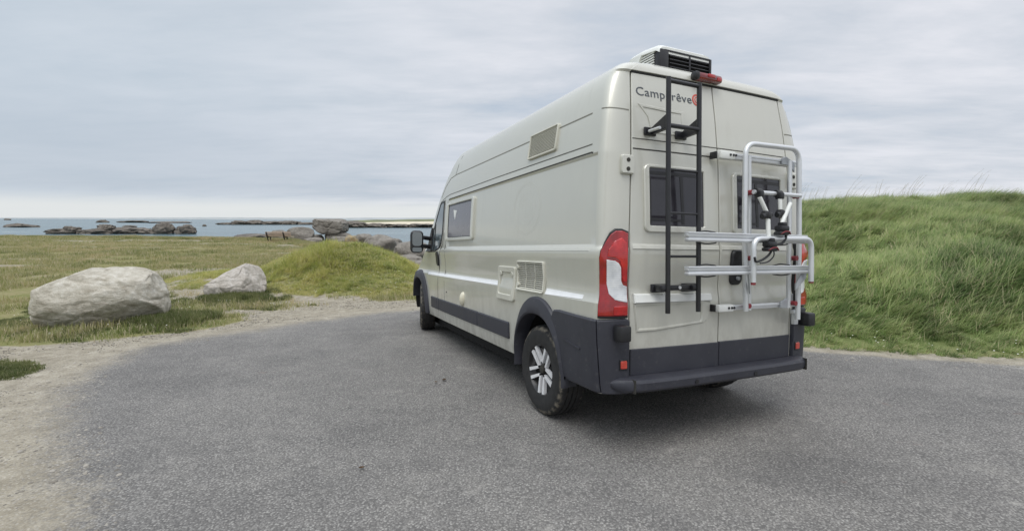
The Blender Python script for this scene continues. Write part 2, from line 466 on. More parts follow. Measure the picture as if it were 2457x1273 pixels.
def mound_h(x, y):
    m_ = 0
    for cx, cy, h, sx, sy, r in MOUNDS:
        dx, dy = x - cx, y - cy; u = dx * cos(r) + dy * sin(r); v = -dx * sin(r) + dy * cos(r)
        q = np.clip(1 - (u / (sx * 1.25)) ** 2 - (v / (sy * 1.25)) ** 2, 0, 1); m_ = m_ + h * q ** 1.5
    return m_
def hill_h(s):
    s = np.maximum(s, 0)
    return 3.25 * (1 - np.exp(-s / 5.8)) * ss(-.2, 2.2, s) ** .5
def H(x, y):
    x = np.asarray(x, float); y = np.asarray(y, float)
    z = base_plane(x, y)
    s = poly_dist(x, y, HILL_POLY)
    z = z + np.where(s > 0, hill_h(s) * (.93 + .14 * fbm(x * .22, y * .22, 5, 3)) * (1 - .0135 * np.clip(x - 6.0, 0, 30)) + .42 * (fbm(x * .8, y * .8, 9, 3) - .5) * ss(0, 2, s), 0)
    mh = mound_h(x, y)
    z = z + mh * (.9 + .25 * fbm(x * .8, y * .8, 21, 3)) + (fbm(x * 1.2, y * 1.2, 31, 3) - .5) * .34 * ss(.02, .30, mh)
    sd = y - shore_y(x)
    z = z - 4.4 * ss(0, 16, sd) * (s < 0) - 0.02 * np.maximum(sd - 16, 0) * (s < 0)
    z = z + (s < 0) * ss(6, 20, np.hypot(x, y)) * .07 * (fbm(x * .35, y * .35, 44, 3) - .5)
    return z
def ray(px, py):
    c = Vector(((px - IW / 2 + 1.14) / F, 1, -(py - IH / 2 + 1.86) / F)); return Rc.transposed() @ c
def at(px, py, d):                                        # point at depth d (metres along y) seen at that place of the photograph
    r = ray(px, py); return Vector((0, 0, CAM_Z)) + r * (d / r.y)
def ground_at(px, py):
    r = ray(px, py); lo, hi = .5, 90.0
    for d in np.linspace(1, 90, 800):
        p = Vector((0, 0, CAM_Z)) + r * (d / r.y)
        if p.z < float(H(p.x, p.y)): hi = d; break
        lo = d
    for _ in range(30):
        d = (lo + hi) / 2; p = Vector((0, 0, CAM_Z)) + r * (d / r.y)
        if p.z < float(H(p.x, p.y)): hi = d
        else: lo = d
    return p
def gpoly(pix): return [tuple(ground_at(*p)[:2]) for p in pix]

# asphalt outline: left edge read from the photograph, then on behind the van and the camera
ASPH = gpoly([(120, 1262), (85, 1090), (90, 985), (170, 895), (330, 834), (540, 800), (760, 768), (905, 750), (990, 742)])
ASPH = [(-2.0, -3.0), (-2.55, 1.2)] + ASPH + [(.2, 10.4), (1.7, 9.4), (2.3, 8.2), (2.75, 7.0), (3.75, 5.98), (4.8, 5.62), (6.15, 5.25), (9.1, 4.1), (14, 2.3), (30, -3)]
BOULDER_TURF = gpoly([(0, 770), (60, 758), (85, 720), (420, 700), (470, 735), (535, 762), (520, 782), (430, 796), (300, 800), (190, 822), (90, 822), (110, 800), (60, 800), (30, 818), (0, 818)])
STONE_TURF = gpoly([(482, 690), (640, 676), (665, 690), (700, 716), (760, 738), (650, 748), (560, 742), (500, 738), (482, 715)])
CORNER_TURF = gpoly([(0, 868), (50, 872), (66, 890), (30, 902), (0, 906)])
SANDY = gpoly([(380, 655), (470, 660), (560, 690), (640, 690), (720, 703), (840, 712), (990, 720), (1000, 745), (780, 775), (500, 830), (330, 850), (180, 930), (100, 1040), (0, 1300), (-400, 1300), (-300, 900), (-60, 826), (90, 826), (300, 806), (500, 792), (560, 770), (505, 745), (470, 700), (420, 668)])
def turf_mask(x, y):
    """how much grass grows at a place, 0 to 1"""
    wob = (fbm(x * 1.4, y * 1.4, 71, 4) - .5)
    s_sand = poly_dist(x, y, SANDY) + wob * 1.1
    g = 1 - ss(-.25, .3, s_sand)
    asd = poly_dist(x, y, ASPH) + wob * .5
    g = g * (1 - ss(-.35, .0, asd))
    gp_ = .35 + .65 * ss(.40, .54, fbm(x * 2.2, y * 2.2, 95, 4))
    for P, k in ((BOULDER_TURF, .55), (STONE_TURF, .5), (CORNER_TURF, .3)):
        g = np.maximum(g, (gp_ if k > .4 else .9) * ss(-.16, .14, poly_dist(x, y, P) + wob * k))
    hs = poly_dist(x, y, HILL_POLY) + wob * .25
    g = np.maximum(g, ss(-.12, .1, hs))
    near_l = (x < 0) & (y > 6)
    worn = ss(.50, .60, fbm(x * .13, y * .45, 90, 4)) * near_l * (mound_h(x, y) < .1)
    g = g * (1 - .72 * worn)
    sd = y - shore_y(x)
    g = g * (1 - ss(.5, 3.0, sd + wob * 2) * (hs < 0))
    return np.clip(g, 0, 1)

# ---------------------------------------------------------------- ground materials
def soil_mat():
    ma, nt, N, L, b = mat('sandy_soil_and_turf'); g = G(nt); o = g.tc()
    n1 = g.noise(o, .9, 6, .62); n2 = g.noise(o, 6, 6, .66); n3 = g.noise(o, 55, 4, .65); pb = g.voro(o, 48); pcb = N.new('ShaderNodeRGBToBW'); L.new(g.voro(o, 48, 'F1', 'Color'), pcb.inputs[0]); pc = g.ramp(pcb.outputs[0], [(.2, (.14, .125, .10)), (.8, (.52, .485, .42))])
    sand = g.ramp(g.math('ADD', g.math('MULTIPLY', n2, .55), g.math('MULTIPLY', n3, .45)), [(.32, (.165, .142, .104)), (.5, (.30, .267, .208)), (.66, (.45, .41, .335))])
    peb = g.mix(.75, sand, g.mix(.25, pc, (.33, .31, .28)))
    sand = g.mix(g.math('MULTIPLY', g.mr(pb, .26, .36, 1, 0), g.mr(n1, .34, .54)), sand, peb)
    tf = g.math('ADD', g.math('MULTIPLY', n1, .5), g.math('MULTIPLY', n2, .5))
    turf = g.ramp(tf, [(.34, (.13, .150, .045)), (.45, (.195, .192, .072)), (.56, (.26, .23, .115)), (.68, (.32, .275, .175))])
    turf = g.mix(g.math('MULTIPLY', g.mr(n3, .45, .65), .35), turf, (.11, .115, .045))
    lush = g.ramp(n2, [(.3, (.095, .125, .042)), (.7, (.16, .19, .070))])
    turf = g.mix(g.attr('lush'), turf, lush)
    k = g.math('ADD', g.attr('turf'), g.math('MULTIPLY', g.math('SUBTRACT', n2, .5), .9))
    c = g.mix(g.mr(k, .35, .62), sand, turf)
    wet = g.attr('shore')
    rk = g.ramp(g.noise(o, .8, 7, .7), [(.35, (.085, .072, .055)), (.5, (.20, .175, .14)), (.62, (.38, .34, .28))])
    c = g.mix(wet, c, rk)
    L.new(c, b.inputs['Base Color']); b.inputs['Roughness'].default_value = .95; b.inputs['Specular IOR Level'].default_value = .2
    g.bump(g.math('ADD', n2, g.math('ADD', g.math('MULTIPLY', n3, .5), g.math('MULTIPLY', pb, -.2))), .55, .03, b)
    return ma
SOIL = soil_mat()
def g_warp(g, o):
    n = g.N.new('ShaderNodeTexNoise'); g.L.new(o, n.inputs['Vector']); n.inputs['Scale'].default_value = 1.6; n.inputs['Detail'].default_value = 6
    v = g.N.new('ShaderNodeVectorMath'); v.operation = 'MULTIPLY_ADD'; g.L.new(n.outputs['Color'], v.inputs[0]); v.inputs[1].default_value = (.9, .9, .9); g.L.new(o, v.inputs[2]); return v.outputs[0]
def asphalt_mat():
    ma, nt, N, L, b = mat('worn_asphalt'); g = G(nt); o = g.tc()
    n0 = g.noise(o, .30, 5, .6, .3); n1 = g.noise(o, 1.2, 6, .65, .4); n2 = g.noise(o, 8, 5, .65); n3 = g.noise(o, 34, 3, .6)
    v = g.voro(o, 78); vc = g.voro(o, 78, 'F1', 'Color'); v2 = g.voro(o, 170)
    lum = g.math('ADD', g.math('MULTIPLY', n0, .45), g.math('ADD', g.math('MULTIPLY', n1, .35), g.math('MULTIPLY', n2, .20)))
    c = g.ramp(lum, [(.37, (.172, .164, .155)), (.50, (.256, .243, .226)), (.62, (.348, .330, .300))])
    bw = N.new('ShaderNodeRGBToBW'); L.new(vc, bw.inputs[0])
    st = g.ramp(bw.outputs[0], [(.25, (.100, .096, .092)), (.5, (.235, .228, .216)), (.80, (.46, .445, .415))])
    c = g.mix(g.math('MULTIPLY', g.mr(v, .30, .50, 1, 0), .62), c, st)
    c = g.mix(g.math('MULTIPLY', g.mr(v, .46, .66), .55), c, (.050, .048, .047))
    c = g.mix(g.math('MULTIPLY', g.mr(v2, .30, .6), .25), c, (.07, .07, .073))
    # pale scuffs and dusty patches
    sc = g.math('MULTIPLY', g.mr(g.noise(o, 2.6, 8, .76, .8), .56, .70), g.mr(n0, .38, .60))
    c = g.mix(g.math('MULTIPLY', sc, .62), c, (.42, .40, .365))
    dk = g.math('MULTIPLY', g.mr(g.noise(o, .7, 4, .6, .6, (1, 1.6, 1)), .54, .72), .26)
    c = g.mix(dk, c, (.085, .083, .083))
    # hairline cracks, only here and there
    ck = g.math('MULTIPLY', g.mr(g.voro(g_warp(g, o), .55, 'DISTANCE_TO_EDGE'), .0, .012, 1, 0), g.mr(g.noise(o, .5, 3, .5), .52, .60))
    c = g.mix(g.math('MULTIPLY', ck, .16), c, (.07, .07, .07))
    # rusty red traces
    c = g.mix(g.math('MULTIPLY', g.mr(g.noise(o, 1.7, 6, .7, .5), .64, .74), .30), c, (.22, .12, .09))
    # sand and gravel washed over the edges
    e = g.attr('rim')
    sn = g.noise(o, 55, 4, .65); sn2 = g.noise(o, 5, 6, .68)
    sand = g.ramp(g.math('ADD', g.math('MULTIPLY', sn2, .55), g.math('MULTIPLY', sn, .45)), [(.32, (.165, .142, .104)), (.5, (.30, .267, .208)), (.66, (.45, .41, .335))])
    pcb = N.new('ShaderNodeRGBToBW'); L.new(g.voro(o, 48, 'F1', 'Color'), pcb.inputs[0]); pcs = g.ramp(pcb.outputs[0], [(.2, (.14, .125, .10)), (.8, (.52, .485, .42))]); pb = g.voro(o, 48)
    sand = g.mix(g.math('MULTIPLY', g.mr(pb, .26, .36, 1, 0), .6), sand, g.mix(.25, pcs, (.33, .31, .28)))
    k = g.math('ADD', e, g.math('ADD', g.math('MULTIPLY', g.math('SUBTRACT', n1, .5), .75), g.math('MULTIPLY', g.math('SUBTRACT', n3, .5), .7)))
    c = g.mix(g.mr(k, .30, .78), c, sand)
    L.new(c, b.inputs['Base Color']); b.inputs['Roughness'].default_value = .9; b.inputs['Specular IOR Level'].default_value = .3
    h = g.math('ADD', g.math('MULTIPLY', v, -.8), g.math('ADD', g.math('MULTIPLY', n2, .5), g.math('MULTIPLY', n3, .5)))
    g.bump(h, .55, .010, b)
    return ma
ASPHALT = asphalt_mat()

# ---------------------------------------------------------------- ground meshes
def axis(segs):
    out = [segs[0][0]]
    for a, b, st in segs:
        n = max(1, int(round((b - a) / st)))
        for k in range(1, n + 1): out.append(a + (b - a) * k / n)
    return np.array(out)
XS = axis([(-130, -40, 6), (-40, -14, .8), (-14, 14, .16), (14, 40, .6), (40, 110, 6)])
YS = axis([(-40, -6, 3), (-6, 1, .4), (1, 17, .16), (17, 34, .45), (34, 60, .8), (60, 110, 3)])
gx, gy = np.meshgrid(XS, YS)
gz = H(gx, gy)
g_turf = turf_mask(gx, gy); g_hill = poly_dist(gx, gy, HILL_POLY); g_mound = mound_h(gx, gy)
lush = np.maximum(ss(-.1, .4, g_hill), .55 * ss(.05, .4, g_mound))
for P in (BOULDER_TURF, STONE_TURF, CORNER_TURF): lush = np.maximum(lush, .8 * ss(-.1, .1, poly_dist(gx, gy, P)))
shore = ss(.5, 4, gy - shore_y(gx)) * (g_hill < 0)
ny_, nx_ = gx.shape
ids = np.arange(nx_ * ny_).reshape(ny_, nx_)
quads = np.stack([ids[:-1, :-1], ids[:-1, 1:], ids[1:, 1:], ids[1:, :-1]], -1).reshape(-1, 4)
cen = lambda a: (a[:-1, :-1] + a[1:, 1:]).ravel() / 2
c_h, c_m, c_t = cen(g_hill), cen(g_mound), cen(g_turf); c_x, c_y = cen(gx), cen(gy)
region = np.zeros(len(quads), int)                       # 0 bare ground, 1 hill, 2 mound, 3 field, 4 shore
region[(c_x < 1) & (c_y > 6) & (c_t > .4)] = 3
region[c_m > .06] = 2
region[(cen(shore) > .5)] = 4
region[c_h > 0] = 1
FLAT = np.stack([gx.ravel(), gy.ravel(), gz.ravel()], -1)
ATTR = {'turf': g_turf.ravel(), 'lush': lush.ravel(), 'shore': shore.ravel()}
def sub_mesh(name, mask, material, label_kind='structure', zoff=0.0, extra=None, src=None, attrs=None):
    q = quads[mask]; used, inv_ = np.unique(q, return_inverse=True); q2 = inv_.reshape(-1, 4)
    P = FLAT[used].copy(); P[:, 2] += zoff
    me = bpy.data.meshes.new(name); me.from_pydata(P.tolist(), [], q2.tolist()); me.materials.append(material)
    for k, v in (attrs or ATTR).items():
        a = me.attributes.new(k, 'FLOAT', 'POINT'); a.data.foreach_set('value', np.ascontiguousarray(v[used], dtype=np.float32))
    me.shade_smooth(); me.update()
    o = bpy.data.objects.new(name, me); COL.objects.link(o); o['kind'] = label_kind; return o
sub_mesh('ground', region == 0, SOIL)
sub_mesh('hill', region == 1, SOIL)
sub_mesh('mound', region == 2, SOIL)
sub_mesh('field', region == 3, SOIL)
sub_mesh('shore', region == 4, SOIL)

# asphalt: a finer sheet of its own, 6 mm above the soil
def build_asphalt():
    global quads, FLAT
    xs = XS[(XS > -7.5) & (XS < 34.5)]; ys = YS[(YS > -6.1) & (YS < 12)]
    ax, ay = np.meshgrid(xs, ys); d = poly_dist(ax, ay, ASPH); az = H(ax, ay) - .004 + .010 * ss(-.58, -.25, d)
    # the road skirts the foot of the hill
    ii = np.arange(ax.size).reshape(ax.shape)
    q = np.stack([ii[:-1, :-1], ii[:-1, 1:], ii[1:, 1:], ii[1:, :-1]], -1).reshape(-1, 4)
    dm = np.minimum.reduce([d[:-1, :-1], d[1:, 1:], d[:-1, 1:], d[1:, :-1]]).ravel()
    keep = dm > -.62
    q = q[keep]; used, iv = np.unique(q, return_inverse=True)
    P = np.stack([ax.ravel(), ay.ravel(), az.ravel()], -1)[used]
    me = bpy.data.meshes.new('asphalt'); me.from_pydata(P.tolist(), [], iv.reshape(-1, 4).tolist()); me.materials.append(ASPHALT)
    rim = 1 - ss(-.55, .85, d.ravel()[used])
    right = ss(2.0, 3.2, P[:, 0]); rim = np.where(right > .5, 1 - ss(-.30, .22, d.ravel()[used]), rim)
    a = me.attributes.new('rim', 'FLOAT', 'POINT'); a.data.foreach_set('value', rim.astype(np.float32))
    me.shade_smooth()
    o = bpy.data.objects.new('asphalt', me); COL.objects.link(o); o['kind'] = 'structure'
build_asphalt()

# ---------------------------------------------------------------- sea
def sea_mat():
    ma, nt, N, L, b = mat('sea_water'); g = G(nt); o = g.tc()
    n = g.noise(o, .16, 6, .6, .2, (.45, 1.3, 1)); n2 = g.noise(o, .9, 4, .6, 0, (.6, 1.4, 1)); big = g.noise(o, .012, 5, .6, 0, (.5, 1.6, 1))
    c = g.ramp(big, [(.35, (.055, .105, .125)), (.65, (.10, .165, .18))])
    foam = g.math('MULTIPLY', g.mr(g.noise(o, .05, 7, .7, .3, (.4, 1.5, 1)), .645, .685), .8)
    c = g.mix(foam, c, (.75, .78, .80))
    L.new(c, b.inputs['Base Color']); b.inputs['Roughness'].default_value = .22; b.inputs['IOR'].default_value = 1.33
    g.bump(g.math('ADD', n, g.math('MULTIPLY', n2, .35)), .55, .55, b)
    return ma
bm = bmesh.new()
R_ = [0, 60, 140, 300, 700, 1800, 5000, 14000]
rings = []
for r in R_[1:]:
    rings.append([bm.verts.new((r * cos(2 * pi * k / 72), r * sin(2 * pi * k / 72), SEA)) for k in range(72)])
bm.faces.new(rings[0])
for A, B in zip(rings, rings[1:]):
    for k in range(72): bm.faces.new((A[k], A[(k + 1) % 72], B[(k + 1) % 72], B[k]))
o = obj('sea', bm, sea_mat()); o['kind'] = 'structure'

# ---------------------------------------------------------------- far land
def ridge(name, pts, w, material, zb=SEA - .5, seed=1, rough=.25):
    """low strip of land: crest polyline [(x, y, height)], half width w"""
    rnd = random.Random(seed); P = []
    for (a, b) in zip(pts, pts[1:]):
        k = max(2, int(math.hypot(b[0] - a[0], b[1] - a[1]) / (w * .5)))
        for j in range(k): t = j / k; P.append([a[i] + (b[i] - a[i]) * t for i in range(3)])
    P.append(list(pts[-1])); bm = bmesh.new(); prev = None
    for i, (x, y, h) in enumerate(P):
        hh = h * (1 + rough * (mnoise.noise((i * .23, seed, 0)) + .6 * mnoise.noise((i * .9, seed, 3))))
        q = Vector((P[min(i + 1, len(P) - 1)][0] - P[max(i - 1, 0)][0], P[min(i + 1, len(P) - 1)][1] - P[max(i - 1, 0)][1])).normalized(); nn = Vector((-q.y, q.x))
        prof = [(-1, 0), (-.7, .35), (-.35, .75), (0, 1), (.35, .8), (.7, .4), (1, 0)]
        row = [bm.verts.new((x + nn.x * w * u * (1 + .2 * rnd.uniform(-1, 1)), y + nn.y * w * u, (SEA + hh * v) if v else zb)) for u, v in prof]
        if prev:
            for a, b, c, d in zip(prev, prev[1:], row[1:], row): bm.faces.new((a, b, c, d))
        prev = row
    o = obj(name, bm, material, ang=80); o['kind'] = 'structure'; return o
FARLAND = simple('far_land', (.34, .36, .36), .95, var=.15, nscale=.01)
DUNE = simple('dune_grass', (.155, .165, .085), .95, var=.3, nscale=.05)
BEACH = simple('beach_sand', (.58, .52, .40), .95, var=.08, nscale=.05)
def sea_pt(px, d): r = ray(px, 540); return (r.x / r.y * d, d)
ridge('far_coast', [(*sea_pt(-300, 5200), 9), (*sea_pt(60, 5200), 12), (*sea_pt(300, 5000), 15), (*sea_pt(520, 5000), 22), (*sea_pt(700, 5000), 20), (*sea_pt(900, 4600), 24), (*sea_pt(1100, 4500), 22), (*sea_pt(2600, 4500), 20)], 220, FARLAND, seed=3)
ridge('beach', [(*sea_pt(860, 520), 1.6), (*sea_pt(960, 480), 3.0), (*sea_pt(1060, 460), 3.6), (*sea_pt(1400, 420), 3.6)], 42, BEACH, seed=5, rough=.1)
ridge('dune', [(*sea_pt(800, 640), 2.4), (*sea_pt(870, 610), 4.4), (*sea_pt(980, 590), 5.4), (*sea_pt(1090, 570), 6.0), (*sea_pt(1500, 540), 6.0)], 34, DUNE, seed=8, rough=.16)

# ---------------------------------------------------------------- rocks
def rock(name, label, cat, loc, size, rotz=0.0, seed=0, material=SHORE_ROCK, sub=4, planes=9, rough=.10, group=None, cuts=None, sq=.55, tilt=0.0, cracks=0.0, ridge_=0.0):
    rnd = random.Random(seed); bm = bmesh.new(); bmesh.ops.create_icosphere(bm, subdivisions=sub, radius=1.0)
    C = list(cuts or [])
    for _ in range(planes):
        v = Vector((rnd.gauss(0, 1), rnd.gauss(0, 1), rnd.gauss(0, .8))).normalized(); C.append((v, rnd.uniform(.68, .92)))
    off = Vector((seed * 7.31, seed * 3.17, seed * 1.93))
    for v in bm.verts:
        p = v.co.normalized()
        e = (abs(p.x) ** (2 / sq) + abs(p.y) ** (2 / sq) + abs(p.z) ** (2 / sq)) ** (-sq / 2)   # squarish base form
        p = p * min(e, 1.7)
        for n, d in C:
            n = Vector(n).normalized(); k = p.dot(n) - d
            if k > 0: p = p - n * (k * .88)
        q = v.co * 1.0 + off
        rg = (1 - abs(mnoise.noise(q * 2.3))) ** 3 - .4
        f = -ridge_ * rg + mnoise.fractal(q * 1.3, .9, 2.1, 4) * rough + mnoise.fractal(q * 4.5, .8, 2.2, 4) * rough * .32
        if cracks:
            w = abs(mnoise.noise(q * 1.3 + Vector((q.x * 1.1, 0, q.z * .3)))); f -= cracks * max(0, .10 - w) * 6 * .1
        v.co = p * (1 + f)
    S = Matrix.Diagonal((size[0] / 2, size[1] / 2, size[2] / 2))
    T = Matrix.Rotation(tilt, 3, 'Y')
    for v in bm.verts: v.co = T @ (S @ v.co)
    o = obj(name, bm, material, ang=60); o.location = loc; o.rotation_euler = (0, 0, rotz)
    tag(o, label, cat, group); return o
def prock(name, label, cat, x0, x1, y0, y1, d, depth=1.0, sink=.25, **k):
    """rock seen between those picture columns and rows, standing at distance d"""
    a, b = at(x0, y1, d), at(x1, y0, d); w = b.x - a.x; h = b.z - a.z
    return rock(name, label, cat, ((a.x + b.x) / 2, d + depth * w * .3, b.z - h * (1 + sink) / 2), (w * 1.04, w * depth, h * (1 + sink)), **k)

# two granite boulders at the edge of the parking place
bl = rock('boulder', 'long pale granite boulder lying beside the asphalt, larger of the two', 'boulder', (-6.86, 8.02, .20), (1.76, 1.10, 1.17), rotz=rad(24), seed=11, material=GRANITE, sub=6, planes=0, rough=.045, sq=.66,
     cuts=[((-.55, -.05, .85), .92), ((-1, 0, .10), .97), ((.14, -.25, 1), .90), ((1, -.1, .22), .95), ((-.25, -.85, .62), .96), ((.35, -.8, -.62), .80), ((-.35, -.8, -.6), .93), ((.85, -.5, .1), 1.05)], cracks=.5)
bs = rock('boulder', 'small pointed pinkish granite boulder beside the sandy path', 'boulder', (-6.62, 11.45, .10), (1.30, 1.05, 1.06), rotz=rad(10), seed=23, material=GRANITE_PINK, sub=6, planes=0, rough=.06, sq=.70,
     cuts=[((-.60, -.10, .80), .44), ((.86, -.2, .50), .72), ((-.1, -.8, .6), .72), ((.15, .2, 1), .90), ((-1, -.2, .1), .9), ((.9, -.5, .1), .86)], cracks=.6, tilt=rad(4))

# the shore beyond the field
shore_group = 'granite rocks along the shore beyond the grass'
prock('balanced_rock', 'big square rock balanced on top of other rocks above the sea', 'rock', 752, 822, 525, 562, 46, .8, 0.0, seed=31, planes=0, rough=.05, sq=.20, sub=5, material=SHORE_ROCK,
      cuts=[((-.80, -.2, -.65), 1.02), ((.75, 0, -.75), 1.08), ((.12, -.3, 1), .95), ((.9, 0, .5), 1.10), ((-.7, -.75, .1), 1.12)], cracks=1.6)
SHR = [
    ('rounded brown rock directly under the balanced square rock', 768, 835, 557, 582, 46, 41, SHORE_ROCK),
    ('dark small rock in the gap under the left end of the balanced rock', 742, 775, 562, 580, 47, 43, SHORE_ROCK),
    ('leaning brown rock right behind the bench seat end', 683, 745, 545, 579, 44, 47, SHORE_ROCK),
    ('low brown rock behind the wooden bench back', 648, 690, 551, 574, 44.5, 49, SHORE_ROCK),
    ('flat dark rock lying in the shallow water left of the bench', 556, 644, 561, 573, 58, 51, SEA_ROCK),
    ('small rock covered with orange lichen on the mound skyline', 826, 858, 564, 586, 38, 53, LICHEN_ROCK),
    ('pale rock between orange lichen rock and long sloping rock', 845, 892, 561, 584, 39, 55, SHORE_ROCK),
    ('long sloping grey rock above the right side of the mound', 868, 948, 565, 602, 36, 57, SHORE_ROCK),
    ('flat topped grey rock standing behind the long sloping one', 912, 962, 571, 600, 38, 59, SHORE_ROCK),
    ('broad brown rock half hidden by the wing mirror', 935, 1030, 581, 626, 33, 61, SHORE_ROCK),
    ('low dark rock ledge under the broad brown rock', 930, 1020, 612, 640, 30, 63, SHORE_ROCK),
    ('pale flat rock slab on the beach beside the front wheel', 945, 1030, 640, 660, 25, 65, SHORE_ROCK),
    ('flat rock slab lying between ledge and pale slab', 955, 1040, 627, 646, 28, 66, SHORE_ROCK),
    ('rounded stone low behind the mound crest left of lichen rock', 790, 835, 566, 588, 40, 67, SHORE_ROCK),
    ('small pale stone showing at the left foot of the balanced rock', 728, 768, 569, 582, 43, 69, SHORE_ROCK)]
for lb, x0, x1, y0, y1, d, sd, ma in SHR:
    prock('shore_rock', lb, 'rock', x0, x1, y0, y1, d, .8, .35, seed=sd, planes=7, rough=.12, sq=.75, sub=4, material=ma, group=shore_group, cracks=.6)

# rocks standing in the sea
def searock(label, x0, x1, y0, y1, seed, depth=.7, base=None, jag=.27, group='dark rocks in the sea', sub=4):
    yb = base or y1; r = ray((x0 + x1) / 2, yb); d = (SEA - CAM_Z) / r.z * r.y
    prock('sea_rock', label, 'rock', x0, x1, y0, y1, d, depth, .35, seed=seed, planes=5, rough=jag, sq=.72, sub=sub, ridge_=.20, material=SEA_ROCK, group=group)
for k, a in enumerate([
    ('low sharp brown sea rock at left end of the near cluster', 100, 160, 548, 562),
    ('domed sea rock second from the left in the near cluster', 148, 186, 543, 561),
    ('small low dark sea rock before the highest dark one', 172, 215, 551, 562),
    ('large dark humped sea rock in middle of near cluster', 198, 272, 542, 562),
    ('dark flat topped rock on the shoulder of the humped sea rock', 232, 268, 538, 552),
    ('long low brown sea rock right of the humped one', 258, 340, 546, 562),
    ('low brown sea rock against the foot of the square one', 322, 372, 550, 562),
    ('tall square topped sea rock in near cluster', 362, 410, 536, 562),
    ('separate pointed sea rock at right end of near cluster', 415, 460, 541, 561)]):
    searock(*a, seed=101 + k * 3, base=561)
for k, a in enumerate([
    ('dark flat rock in open sea at far left edge', 6, 68, 536, 545),
    ('tiny dark islet far out at the left horizon', 8, 22, 524, 528),
    ('small dark islet above the near rock cluster', 228, 254, 527, 534),
    ('thin long reef far out behind the near rock cluster', 280, 345, 529, 534),
    ('thin low reef far out behind the square sea rock', 338, 450, 531, 535),
    ('small dark rock in water above the low brown sea rock', 292, 320, 540, 545),
    ('small dark rock in water right of the pointed sea rock', 438, 456, 538, 543),
    ('tiny dark rock between pointed rock and jagged reef', 484, 494, 538, 543)]):
    searock(*a, seed=151 + k * 3, sub=3)
def reef(label, base, pieces, seed, d_off=0):
    for k, (x0, x1, y0) in enumerate(pieces):
        searock(label[k] if isinstance(label, list) else label, x0, x1, y0, base, seed + k * 5, depth=.8, jag=.22, group='jagged reef rocks')
reef(['low left tongue of the jagged reef', 'dark peaked rock of the jagged reef beside its left tongue', 'twin peaked rock in middle of the jagged reef', 'broad low rock of the jagged reef left of the bench', 'rough rock of the jagged reef above the bench', 'low end of the jagged reef reaching the balanced rock'], 539,
     [(516, 560, 534), (548, 585, 529), (580, 622, 528), (612, 672, 531), (660, 712, 529), (700, 756, 533)], 201)
reef(['dark reef right behind the balanced rock', 'long dark reef below the far beach', 'dark reef tongue below the sand', 'dark low reef beside the van mirror'], 546,
     [(812, 880, 531), (868, 935, 535), (920, 990, 538), (975, 1070, 536)], 241)

# ---------------------------------------------------------------- bench
def build_bench():
    p = ground_at(668, 577); p.y = 39.0; z = float(H(p.x, p.y)); root = empty('park_bench')
    tag(root, 'wooden bench with dark supports on the grass edge facing the sea', 'bench')
    root.location = (at(668, 577, 39).x, 39.0, z); root.rotation_euler = (0, 0, rad(-9))
    wood = simple('weathered_bench_wood', (.36, .27, .20), .75, var=.3, nscale=14); iron = simple('dark_bench_iron', (.018, .017, .017), .55)
    pale = simple('pale_bench_wood', (.60, .53, .36), .7, var=.2, nscale=14)
    for x in (-.86, .62):
        b = bmesh.new()
        tube(b, fillet([(x, -.30, .84), (x, -.18, .44), (x, -.02, .05)], .08, 5), .045, 8)
        tube(b, [(x, -.22, .44), (x, .30, .42)], .045, 8); tube(b, fillet([(x, .26, .42), (x, .22, .2), (x, .34, .02)], .06, 4), .045, 8)
        box(b, (x, .12, .03), (.11, .62, .08), .015)
        obj('support', b, iron, root)
    for k, (y, zz) in enumerate([(-.245, .80), (-.215, .66), (-.185, .54)]):
        b = bmesh.new(); box(b, (.10, y + .05, zz), (2.26, .035, .105), .008, Matrix.Rotation(rad(-14), 3, 'X')); obj('back_slat', b, wood, root)
    for k in range(3):
        b = bmesh.new(); box(b, (.10, -.06 + k * .14, .475), (2.26, .115, .045), .008); obj('seat_slat', b, pale, root)
build_bench()

# ================================================================ the camper van
van = empty('camper_van')
tag(van, 'beige high roof camper van with black ladder and bike rack on its back doors', 'camper van')
VT = Vector((1.5526, 3.3195, CAM_Z - 1.5593))
VR = Matrix.Rotation(.4282, 3, 'Z') @ Matrix.Rotation(-.0564, 3, 'X') @ Matrix.Rotation(.0298, 3, 'Y')
van.location = VT; van.rotation_euler = VR.to_euler()

HW = [(.40, .985), (.46, .998), (.55, 1.006), (.70, 1.012), (.90, 1.018), (1.00, 1.018), (1.035, 1.000), (1.10, .994), (1.22, 1.006), (1.335, 1.020), (1.352, 1.016), (1.375, 1.002), (1.60, .998),
      (1.80, .988), (2.00, .974), (2.15, .956), (2.30, .934), (2.45, .898), (2.52, .872), (2.57, .846), (2.605, .812), (2.635, .765), (2.66, .70), (2.685, .56), (2.70, .38), (2.708, .18)]
YS = [(.40, 5.25), (1.0, 5.15), (1.2, 4.85), (1.35, 4.62), (1.58, 4.40), (2.04, 4.02), (2.22, 3.86), (2.38, 3.70), (2.55, 3.52), (2.66, 3.35), (2.71, 3.1)]
YF = [(.40, 5.90), (.55, 5.98), (.90, 5.95), (1.08, 5.80), (1.22, 5.42), (1.30, 5.15), (1.58, 4.88), (2.04, 4.48), (2.22, 4.33), (2.38, 4.18), (2.55, 3.95), (2.64, 3.72), (2.70, 3.45), (2.71, 3.2)]
XD = [(.40, .792), (1.35, .800), (2.0, .772), (2.30, .752), (2.58, .728), (2.60, .70), (2.635, .64), (2.66, .55), (2.70, .25), (2.71, .1)]
YD = [(.40, .105), (.80, .100), (1.00, .096), (1.035, .106), (1.10, .112), (1.25, .102), (1.36, .097), (1.385, .106), (1.6, .112), (2.0, .132), (2.3, .165), (2.56, .205), (2.575, .194), (2.60, .198), (2.635, .216), (2.66, .25), (2.685, .325), (2.70, .45), (2.71, .62)]
RY, RP = .09, 2.5                                          # depth and squareness of the rounded back corners
